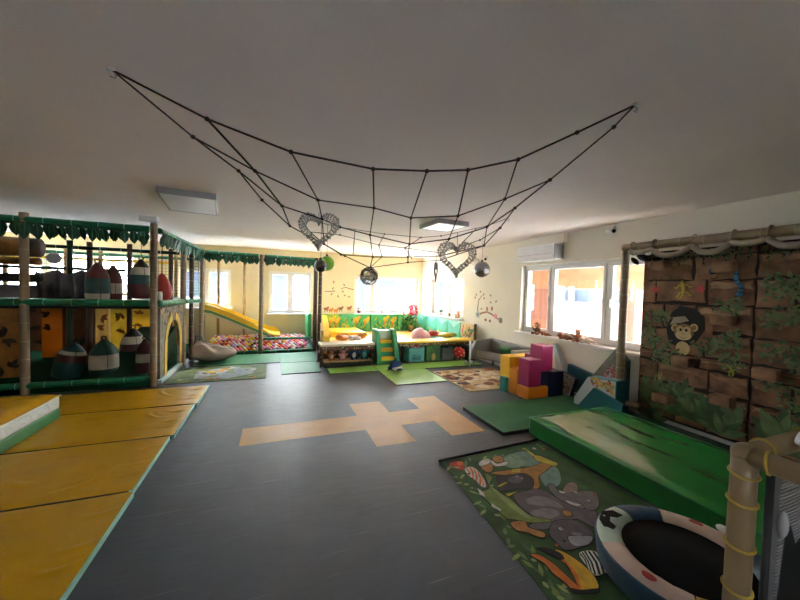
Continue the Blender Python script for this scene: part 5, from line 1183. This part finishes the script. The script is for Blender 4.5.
# ------------------------------------------------------------------ animal rug
mb = MB(); out = [(1.58, 2.82), (2.86, 2.90), (2.86, .75), (1.40, .66)]
mb.prism(out, .002, .008, 'rug_green')
k_ = [0]
def lay(): k_[0] += 1; return .0084 + .00008 * k_[0]
def lerp2(a, b, t): return (a[0] + (b[0] - a[0]) * t, a[1] + (b[1] - a[1]) * t)
def rounded(poly):
    P_ = [V((p[0], p[1], 0)) for p in poly]; n = len(P_)
    if n < 5: return P_
    return [((2 * P_[i]) + (P_[(i + 1) % n] - P_[i - 1]) * t + (2 * P_[i - 1] - 5 * P_[i] + 4 * P_[(i + 1) % n] - P_[(i + 2) % n]) * t * t + (3 * P_[i] - P_[i - 1] - 3 * P_[(i + 1) % n] + P_[(i + 2) % n]) * t ** 3) * .5 for i in range(n) for t in (0, .33, .66)]
def stripes(poly, n, m, wv=.5):
    """bars across an elongated patch"""
    z = lay(); N_ = len(poly); h = N_ // 2; A = poly[:h + 1]; B = poly[h:][::-1]
    def at(P, t):
        q = t * (len(P) - 1); i = min(int(q), len(P) - 2); return lerp2(P[i], P[i + 1], q - i)
    for i in range(n):
        t = (i + .2) / n; q = wv / n; a, b, c, d = at(A, t), at(A, min(1, t + q)), at(B, min(1, t + q)), at(B, t)
        off = ((b[0] - a[0]) * .9, (b[1] - a[1]) * .9); m1, m2 = lerp2(b, c, .5), lerp2(a, d, .5)
        mb.prism([a, b, (m1[0] + off[0], m1[1] + off[1]), c, d, (m2[0] + off[0], m2[1] + off[1])], .007, z, m)
for m, o, pts in RUG:
    if len(pts) == 1: mb.disc(pts[0], o, o, .007, lay(), m, None, 12); continue
    P_ = rounded(pts); n = len(P_)
    if o:   # printed dark outline
        A_ = sum(P_[i].x * P_[(i + 1) % n].y - P_[(i + 1) % n].x * P_[i].y for i in range(n)); g = 1 if A_ > 0 else -1; O_ = []
        for i in range(n):
            d = (P_[(i + 1) % n] - P_[i - 1]); d.normalize(); O_.append((P_[i].x + g * d.y * .006, P_[i].y - g * d.x * .006))
        mb.prism(O_, .007, lay(), 'r_black')
    mb.prism([(q.x, q.y) for q in P_], .007, lay(), {'STRIPE': 'r_ivory', 'ZEBRA': 'r_white'}.get(m, m))
    if m == 'STRIPE': stripes(pts, 6, 'r_orange', .45)
    if m == 'ZEBRA': stripes(pts, 10, 'r_black', .55)
r = random.Random(77)
for i in range(90):  # grass tufts and leaves on the border
    t_ = r.random(); e = r.choice([(0, 3), (0, 3), (1, 0), (3, 2)]); p = lerp2(out[e[0]], out[e[1]], t_); q = lerp2(p, (2.2, 1.8), r.uniform(.05, .2))
    mb.leaf(q, r.uniform(0, 6.28), r.uniform(.04, .10), .03, .007, r.choice(['r_croc', 'mural_leaf', 'mural_leaf_light', 'r_croc2']), None, .0014 + .00009 * (i % 16))
o = tag(mb.build('animal_rug', origin=(2.1, 1.8, 0)), 'green jungle animal rug with elephant, giraffe and toucan beside the green landing mat', 'rug')
tag(MB().tube([(1.56, 2.85, .014), (2.88, 2.93, .014)], .012, 'rubber_edge', 8).build('edge_strip', origin=(2.2, 2.9, 0)), 'black rubber strip along the far edge of the animal rug', 'edge strip')

# ------------------------------------------------------------------ trampoline
tc_ = (2.275, 1.145); t = thing('trampoline', (tc_[0], tc_[1], .012), 'small round trampoline with a black mat and colourful animal-face rim', 'trampoline')
def ring_sector(a0, a1, m, name, r0=.305, r1=.445, label=None, n=14, z=.195):
    mb = MB(); vs = []; ks = 5
    for i in range(n + 1):
        a = a0 + (a1 - a0) * i / n
        for k in range(ks + 1):
            q = k / ks; rr = r0 + (r1 - r0) * q; zz = z + .018 * math.sin(math.pi * min(1, q * 1.02)) - (.012 if k == 0 else 0) + .003 * math.sin(a * 23) * math.sin(math.pi * q)
            vs.append((tc_[0] + rr * math.cos(a), tc_[1] + rr * math.sin(a), zz))
    for i in range(n + 1):
        a = a0 + (a1 - a0) * i / n
        for rr in (r1, r0): vs.append((tc_[0] + rr * math.cos(a), tc_[1] + rr * math.sin(a), z - .02))
    o_ = (n + 1) * (ks + 1)
    fs = [[i * (ks + 1) + k, (i + 1) * (ks + 1) + k, (i + 1) * (ks + 1) + k + 1, i * (ks + 1) + k + 1] for i in range(n) for k in range(ks)]
    fs += [[i * (ks + 1) + ks, (i + 1) * (ks + 1) + ks, o_ + 2 * (i + 1), o_ + 2 * i] for i in range(n)] + [[o_ + 2 * i, o_ + 2 * i + 2, o_ + 2 * i + 3, o_ + 2 * i + 1] for i in range(n)] + [[o_ + 2 * i + 1, o_ + 2 * i + 3, (i + 1) * (ks + 1), i * (ks + 1)] for i in range(n)]
    mb.add(vs, fs, m, True); o = mb.build(name, t)
    if label: o['label'] = label
    return o
D_ = math.radians
pk = []
panda = ring_sector(D_(87), D_(148), 'tramp_mint', 'rim_pad', label='pale mint panda-face section')
ring_sector(D_(49), D_(86), 'tramp_blue', 'rim_pad', label='dark blue section'); pk.append(ring_sector(D_(-12), D_(48), 'tramp_pink', 'rim_pad', label='pink section with a red mouth'))
pk.append(ring_sector(D_(149), D_(214), 'tramp_pink', 'rim_pad', label='pink section with a red mouth')); ring_sector(D_(215), D_(270), 'tramp_yellow', 'rim_pad', label='yellow section'); ring_sector(D_(271), D_(347), 'tramp_blue', 'rim_pad')
pf2 = lambda a, rr: (tc_[0] + rr * math.cos(D_(a)), tc_[1] + rr * math.sin(D_(a)))
ap = lambda a, rr: pf2(87 + (a - 128) * 1.22, rr - .115)
b = MB(); b.prism([ap(136, .46), ap(137, .52), ap(145, .555), ap(155, .55), ap(163, .52), ap(164, .47), ap(158, .455), ap(154, .49), ap(147, .50), ap(143, .47)], .205, .2155, 'r_black'); b.build('eye_patch', panda)
b = MB(); b.disc(ap(150, .53), .008, .008, .205, .2162, 'r_white', None, 10); b.build('eye_spot', panda)
for o, a in zip(pk, (20, 186)): b = MB(); b.disc(pf2(a, .385), .036, .020, .205, .2162, 'tramp_red', None, 14, D_(a + 90)); b.build('red_mouth', o)
b = MB(); b.lathe([(0, .176), (.28, .176), (.318, .180), (.318, .186), (0, .1865)], 'tramp_black', 40, (tc_[0], tc_[1], 0)); b.build('jumping_mat', t)
b = MB(); b.lathe([(.43, .05), (.44, .055), (.456, .18), (.453, .193), (.44, .193), (.42, .055)], 'tramp_blue', 48, (tc_[0], tc_[1], 0)); b.build('skirt', t)['label'] = 'blue fabric skirt'
b = MB(); b.tube([(tc_[0] + .42 * math.cos(a), tc_[1] + .42 * math.sin(a), .15) for a in [k * 2 * math.pi / 36 for k in range(36)]], .016, 'steel', 8, closed=True); b.build('frame_ring', t)
for k in range(6):
    a = k * math.pi / 3 + .3; x, y = tc_[0] + .405 * math.cos(a), tc_[1] + .405 * math.sin(a)
    l = MB().cyl((x, y, .03), (x, y, .145), .014, 'steel', 8).build('leg', t); MB().cyl((x, y, .0115), (x, y, .03), .022, 'black', 8).build('rubber_foot', l)
for a in (2, -9):
    x, y = pf2(a, .42); MB().ell((x, y, .235), (.026, .04, .022), 'plush_white', (0, 0, D_(a))).build('ear_flap', t)['label'] = 'white ear flap'

# ------------------------------------------------------------------ bamboo fence corner in the foreground
t = thing('bamboo_fence', (1.325, .537, 0), 'bamboo-look padded fence corner with yellow ties in the right foreground', 'fence')
def fgtube(nm, p0, p1, r0, ties):
    b = MB(); p0, p1 = V(p0), V(p1); d = p1 - p0; pts = [p0 + d * (i / 12) for i in range(13)]
    b.tube(pts, [r0 * (1 + .012 * math.sin(i * 2.1)) for i in range(13)], 'bamboo_fg', 18)
    o = b.build(nm, t); u = d.normalized()
    for q in ties:
        c = p0 + u * q; b = MB(); n = 22; A = u.orthogonal().normalized(); B = u.cross(A)
        b.tube([c + (A * math.cos(2 * math.pi * k / n) + B * math.sin(2 * math.pi * k / n)) * (r0 + .002) + u * .006 * math.cos(2 * math.pi * k / n) for k in range(n)], .0042, 'yellow_tie', 6, closed=True); b.build('yellow_tie', o)
    return o
px_, py_, zr = 1.338, .537, 1.232
fgtube('post', (px_, py_, 0), (px_, py_, zr + .005), .031, (.16, .34, .51, .69, .82, .955, 1.09, 1.175))
fgtube('rail', (px_, py_, zr), (2.25, py_ - .02, zr + .012), .029, (.09, .33, .58, .82))
fgtube('rail', (px_, py_, zr), (px_ - .01, -.6, zr - .02), .029, (.052, .19, .42, .7, .95))
MB().ell((px_, py_, zr + .004), (.033, .033, .030), 'bamboo_fg').build('corner_cap', t)
# printed mesh panel hung below the rail
b = MB(); yb_ = py_ - .045; fr = frame((0, yb_, 0), (1, 0, 0), (0, 0, 1), (0, -1, 0))
b.bx(1.40, 2.2, yb_, yb_ + .014, .05, 1.19, 'mesh_grey', .003)
for k in range(40): b.bx(1.43, 2.19, yb_ - .0035, yb_ - .0005, .76 + k * .0107, .764 + k * .0107, 'mesh_light')
b.prism([(1.43, .08), (2.19, .08), (2.19, .97), (2.0, .92), (1.92, 1.02), (1.82, .93), (1.74, 1.07), (1.66, 1.05), (1.60, .97), (1.53, .94), (1.495, 1.01), (1.465, .98), (1.44, .79)], .004, .006, 'black', fr)
b.prism([(1.68, .955), (1.72, 1.07), (1.80, 1.03), (1.83, .925)], .006, .0075, 'maroon', fr)
b.prism([(1.435, .08), (1.9, .08), (1.7, .53), (1.56, .67), (1.50, .76), (1.445, .79)], .006, .008, 'tan_panel', fr)
b.prism([(1.65, .08), (2.1, .08), (2.1, .65), (1.85, .73)], .006, .0075, 'orange_panel', fr)
o = b.build('printed_mesh_panel', t)
MB().cyl((1.39, yb_ + .007, .05), (1.39, yb_ + .007, 1.19), .010, 'black', 8).build('edge_cord', t)
MB().ell((1.415, yb_ - .016, 1.04), (.014, .012, .04), 'mesh_light').build('strap_end', t)['label'] = 'grey strap end'
t2 = thing('soft_toy', (1.58, .47, 1.22), 'white and navy soft toy lying along the bamboo rail in the right foreground', 'soft toy')
MB().tube(smooth_path([(1.47, .476, 1.277), (1.54, .470, 1.287), (1.64, .468, 1.295), (1.80, .468, 1.297), (1.91, .475, 1.28)], 3), [.008, .014, .021, .026, .032, .035, .037, .038, .037, .035, .030, .02, .008], 'satin_white', 12).build('body', t2)
MB().tube(smooth_path([(1.52, .464, 1.264), (1.64, .456, 1.264), (1.80, .453, 1.262), (1.90, .459, 1.258)], 3), [.006, .016, .022, .027, .029, .029, .027, .024, .019, .008], 'plush_navy', 10).build('navy_belly', t2)
MB().ell((1.50, .466, 1.254), (.028, .010, .024), 'plush_white', (0, .5, 0)).build('flipper', t2)
defm('sticker_brown', (.30, .17, .11), .7, .15)
defm('sticker_olive', (.30, .26, .12), .7, .15)
# ------------------------------------------------------------------ rope net under the ceiling
mb = MB()
def rope(pts, r): mb.tube(pts, r, 'rope', 6)
for key, r_ in (('A', .0056), ('B', .0048), ('C', .0048), ('D', .0048), ('E', .0046), ('G', .004), ('F', .004)):
    rope(NET[key], r_)
    for p in NET[key][1:-1]: mb.ell(p, (.013, .013, .012), 'rope', None, 8, 6)
for c in NET['cols']: rope(c, .0045)
b = NET['A'][0]
rope([NET['A'][1], NET['B'][2], NET['C'][2], NET['D'][2]], .006)
rope([NET['D'][3], NET['G'][0], NET['F'][0]], .005); rope([NET['E'][1], NET['D'][4]], .005)
tag(mb.build('rope_net', origin=(.9, 2.6, 2.2)), 'dark knotted rope net slung under the ceiling', 'rope net')
for p, l in ((NET['A'][0], 'left'), (NET['A'][-1], 'right'), (NET['F'][0], 'rear left'), (NET['F'][-1], 'rear right')):
    t = thing('ceiling_hook', (p[0], p[1], 2.795), 'ceiling hook holding the %s corner of the rope net' % l, 'hook')
    MB().lathe([(0, 2.788), (.022, 2.788), (.018, 2.80), (0, 2.80)], 'white_plastic', 12, (p[0], p[1], 0)).build('hook_plate', t)
    MB().tube([(p[0], p[1], 2.79), (p[0] + .02, p[1], 2.775), (p[0] + .012, p[1], 2.755), (p[0] - .008, p[1], 2.76)], .004, 'steel', 6).build('hook_wire', t)
# hearts
def heart_pt(a, s): 
    x = 16 * math.sin(a) ** 3; y = 13 * math.cos(a) - 5 * math.cos(2 * a) - 2 * math.cos(3 * a) - math.cos(4 * a); return (x * s / 16, (y + 2.4) * s / 16)
def heart(c, s, rz, label, top, slim=1.):
    t = thing('heart_ornament', c, label, 'ornament'); t.rotation_euler = (0, 0, rz); mb = MB(); fr = frame((0, 0, 0), (1, 0, 0), (0, 0, 1), (0, 1, 0)); n = 44
    mb.M = Matrix.Diagonal((slim, 1, 1, 1))
    for k, sc in ((0, 1.0), (1, .66)):
        mb.tube([(fr @ V((*heart_pt(2 * math.pi * i / n, s * sc), 0))) for i in range(n)], .004, 'heart_metal', 5, closed=True)
    r = random.Random(5)
    for row_, sc, q in ((0, 1.02, 46), (1, .94, 44), (2, .86, 40), (3, .77, 36), (4, .69, 32)):
        for i in range(q):
            a = 2 * math.pi * (i + .5 * (row_ % 2)) / q; p = heart_pt(a, s * sc); R = s * r.uniform(.042, .062)
            if r.random() < .35: mb.tube([fr @ V((p[0] + R * math.cos(b), p[1] + R * math.sin(b), r.uniform(-.004, .004))) for b in [k * 2 * math.pi / 7 for k in range(7)]], .004, 'heart_metal', 4, closed=True)
            else: mb.ell(fr @ V((p[0], p[1], r.uniform(-.004, .004))), (R * r.uniform(.7, 1.1), .006, R * r.uniform(.7, 1.1)), 'heart_metal', (0, r.uniform(0, 3), 0), 8, 5)
    mb.build('heart_frame', t, origin=(0, 0, 0))
    cd = MB(); cd.tube([(0, 0, s * .45), (0, 0, top - c[2])], .002, 'rope', 4); cd.build('hanging_thread', t, origin=(0, 0, 0)); return t
heart((.335, 2.72, 2.145), .158, -.36, 'openwork metal heart hanging at the left of the rope net', 2.30)
heart((1.385, 2.34, 1.955), .152, -.36, 'openwork metal heart hanging at the right of the rope net', 2.17)
heart((1.59, 3.10, 1.89), .11, -.36 + 1.30, 'small metal heart seen almost edge-on behind the right-hand heart', 2.08)
# wicker ball
t = thing('wicker_ball', (.968, 3.458, 1.835), 'dark and light wire-work ball hanging from the lowest knot of the rope net', 'ornament'); r = random.Random(11)
mb = MB()
for i in range(17):
    ax = V((r.gauss(0, 1), r.gauss(0, 1), r.gauss(0, 1))).normalized(); u = ax.orthogonal().normalized(); w_ = ax.cross(u); o_ = r.uniform(-.05, .05); R = math.sqrt(.095 ** 2 - o_ ** 2)
    mb.tube([V((.968, 3.458, 1.835)) + ax * o_ + (u * math.cos(a) + w_ * math.sin(a)) * R for a in [k * 2 * math.pi / 16 for k in range(16)]], .0045, r.choice(['wicker_dark', 'wicker_light', 'wicker_light', 'heart_metal']), 4, closed=True)
mb.build('wire_weave', t); MB().tube([(.97, 3.457, 1.925), (.972, 3.456, 1.93)], .006, 'rope', 5).build('hanging_loop', t)
# mirror balls and lantern
def hang_ball(nm, c, rad, m, label, cat, top=2.8):
    t = thing(nm, c, label, cat); b = MB()
    if m == 'mirror_ball':
        b.ell(c, (rad, rad, rad), m, None, 28, 18)
        for f in b.bm.faces: f.smooth = False
    else: b.ell(c, (rad, rad, rad), m, None, 28, 18, fn=lambda p, q: q * (1 - .012 * (1 + math.cos(24 * math.asin(max(-1, min(1, p.z)))))))
    b.build('ball_body', t)
    MB().cyl((c[0], c[1], c[2] + rad * .98), (c[0], c[1], c[2] + rad + .03), .02, 'black', 8).build('cap', t); MB().cyl((c[0], c[1], c[2] + rad + .03), (c[0], c[1], top), .003, 'black', 4).build('hanging_thread', t)
hang_ball('mirror_ball', (.72, 5.5, 2.05), .105, 'mirror_ball', 'dark mirror ball hanging on the left in front of the lime lantern', 'mirror ball')
hang_ball('mirror_ball', (3.83, 5.5, 2.14), .155, 'mirror_ball', 'dark mirror ball hanging on the right by the owl wall sticker', 'mirror ball')
hang_ball('paper_lantern', (.87, 5.85, 2.12), .13, 'lime_paper', 'lime green round paper lantern hanging behind the left mirror ball', 'lantern')
# ceiling lamps
def lamp(x0, x1, y0, y1, rz, label, dm='diffuser'):
    cx, cy = (x0 + x1) / 2, (y0 + y1) / 2; t = thing('ceiling_lamp', (cx, cy, 2.8), label, 'ceiling lamp'); t.rotation_euler = (0, 0, rz); w_, d_ = (x1 - x0) / 2, (y1 - y0) / 2
    b = MB()
    for p in ((-w_, w_, -d_, -d_ + .025), (-w_, w_, d_ - .025, d_), (-w_, -w_ + .025, -d_ + .025, d_ - .025), (w_ - .025, w_, -d_ + .025, d_ - .025)): b.bx(*p, -.075, -.001, 'lamp_frame', .004)
    b.build('lamp_frame', t, origin=(0, 0, 0)); MB().bx(-w_ + .026, w_ - .026, -d_ + .026, d_ - .026, -.072, -.02, dm, .01).build('diffuser', t, origin=(0, 0, 0))
lamp(-1.32, -.72, 4.55, 5.6, .12, 'rectangular ceiling lamp on the left above the yellow mats'); lamp(2.30, 2.86, 4.50, 5.12, .05, 'rectangular ceiling lamp near the middle of the room behind the rope net', 'lit_diffuser')
# ------------------------------------------------------------------ wall things on the right
t = thing('air_conditioner', (4.80, 5.02, 2.48), 'white split air conditioner above the wide right window', 'air conditioner')
MB().prism([(4.901, 2.33), (4.72, 2.33), (4.67, 2.40), (4.665, 2.58), (4.69, 2.62), (4.901, 2.62)], 4.55, 5.50, 'white_plastic', frame((0, 0, 0), (1, 0, 0), (0, 0, 1), (0, 1, 0))).build('casing', t)
MB().box((4.69, 5.02, 2.365), (.008, .86, .06), 'pvc', .003, (0, -.6, 0)).build('louver', t); MB().bx(4.66, 4.664, 4.58, 5.47, 2.435, 2.44, 'grey_plastic').build('panel_seam', t)
MB().bx(4.675, 4.89, 4.53, 4.548, 2.35, 2.60, 'grey_plastic', .006).build('end_cap', t)['label'] = 'grey end cap'
tag(MB().bx(4.80, 4.898, 4.46, 5.58, 2.625, 2.795, 'wall_white', .005).build('pipe_cover', origin=(4.85, 5, 2.7)), 'boxed-in pipe cover between the air conditioner and the ceiling', 'pipe cover')
def camera_(x, y, z, label):
    t = thing('security_camera', (x, y, z), label, 'security camera')
    MB().cyl((x, y, z + .03), (x - .07, y, z), .012, 'white_plastic', 8).cyl((x, y, z + .03), (x - .012, y, z + .03), .04, 'white_plastic', 14).build('bracket', t)
    MB().cyl((x - .05, y + .06, z + .01), (x - .09, y - .07, z - .02), .033, 'white_plastic', 12).build('camera_body', t); MB().cyl((x - .09, y - .07, z - .02), (x - .096, y - .09, z - .025), .028, 'black_gloss', 12).build('lens', t)
camera_(4.9, 3.62, 2.70, 'small white security camera high on the right wall above the window'); camera_(4.9, 6.85, 2.52, 'small security camera on the right wall behind the right mirror ball')
t = thing('wall_speaker', (4.88, 7.2, 2.48), 'beige rounded wall lamp beside the far security camera', 'wall lamp')
MB().ell((4.83, 7.25, 2.47), (.06, .19, .09), 'wicker_light').build('shade', t); MB().bx(4.86, 4.899, 7.15, 7.35, 2.42, 2.52, 'white_plastic', .01).build('base', t)
# wall stickers
FD = FR_RIGHT(4.9005)
def strip(mb, pts, w0, w1, m, fr, th=.003):
    n = len(pts); L = []; R = []
    for i, p in enumerate(pts):
        a, b = pts[max(0, i - 1)], pts[min(n - 1, i + 1)]; dx, dy = b[0] - a[0], b[1] - a[1]; l = math.hypot(dx, dy) or 1; w_ = (w0 + (w1 - w0) * i / (n - 1)) / 2
        L.append((p[0] - dy / l * w_, p[1] + dx / l * w_)); R.append((p[0] + dy / l * w_, p[1] - dx / l * w_))
    mb.prism(L + R[::-1], 0, th, m, fr)
ws = thing('wall_sticker', (4.9, 6.4, 1.3), 'tree branch wall sticker with owls on the right wall', 'wall sticker')
def stick(nm, fn, par): d = MB(); fn(d); return d.build(nm, par)
stick('trunk', lambda d: strip(d, DEC['trunk'], .05, .02, 'sticker_brown', FD), ws); stick('branch', lambda d: strip(d, DEC['branch'], .05, .03, 'sticker_brown', FD, .0032), ws)
for p in DEC['leaves']: stick('leaf', lambda d: d.leaf(p, 1.0 + p[0] * 7, .075, .05, 0, 'sticker_brown', FD, .003), ws)
stick('owl', lambda d: d.disc(DEC['owl'], .10, .09, 0, .0036, 'foam_pale', FD).disc(DEC['owl'], .05, .045, 0, .0042, 'grey_mural', FD), ws)
for p in DEC['owls']: stick('owl', lambda d: d.disc(p, .035, .055, 0, .004, 'plush_rust', FD), ws)
stick('bird', lambda d: d.disc(DEC['bird'], .06, .06, 0, .004, 'print_pink', FD), ws); stick('hedgehog', lambda d: d.disc(DEC['hog'], .07, .07, 0, .004, 'grey_mural', FD), ws)
for p in DEC['small']: stick('squirrel', lambda d: d.disc(p, .04, .035, 0, .004, 'plush_brown', FD), ws)
FB = FR_BACK(10.6005)
for k, br in enumerate(DEC2['br']):
    t = thing('wall_sticker', (br[1][0], 10.6, br[1][1]), 'branch wall sticker on the back wall, %s' % ('left of the two' if k == 0 else 'nearer the wide window'), 'wall sticker')
    stick('branch', lambda d: strip(d, br, .02, .035, 'sticker_brown', FB), t)
    for p in DEC2['leaves'][4 * k:4 * k + 4]: stick('leaf', lambda d: d.leaf(p, 2.2 + p[0] * 3, .10, .055, 0, 'sticker_olive', FB, .003), t)
names = ['leftmost of the row', 'second from the left', 'third from the left', 'fourth from the left', 'rightmost, beside the window']
for k, p in enumerate(DEC2['animals']):
    d = MB(); m = ['plush_rust', 'print_orange', 'print_orange', 'print_brown', 'plush_rust'][k]
    e = .68; q = lambda a, b: (p[0] + a * e, p[1] + b * e)
    d.disc(p, .10 * e, .075 * e, 0, .003, m, FB); d.disc(q(.09, .07), .05 * e, .05 * e, 0, .0035, m, FB); d.prism([q(-.07, -.03), q(-.04, -.03), q(-.045, -.15), q(-.07, -.15)], 0, .003, m, FB); d.prism([q(.04, -.03), q(.07, -.03), q(.07, -.15), q(.045, -.15)], 0, .003, m, FB); d.leaf(q(-.08, 0), 2.4, .1 * e, .03 * e, 0, m, FB, .003)
    tag(d.build('animal_sticker', origin=(p[0], 10.6, p[1])), 'small orange-brown animal sticker low on the back wall, %s' % names[k], 'wall sticker')
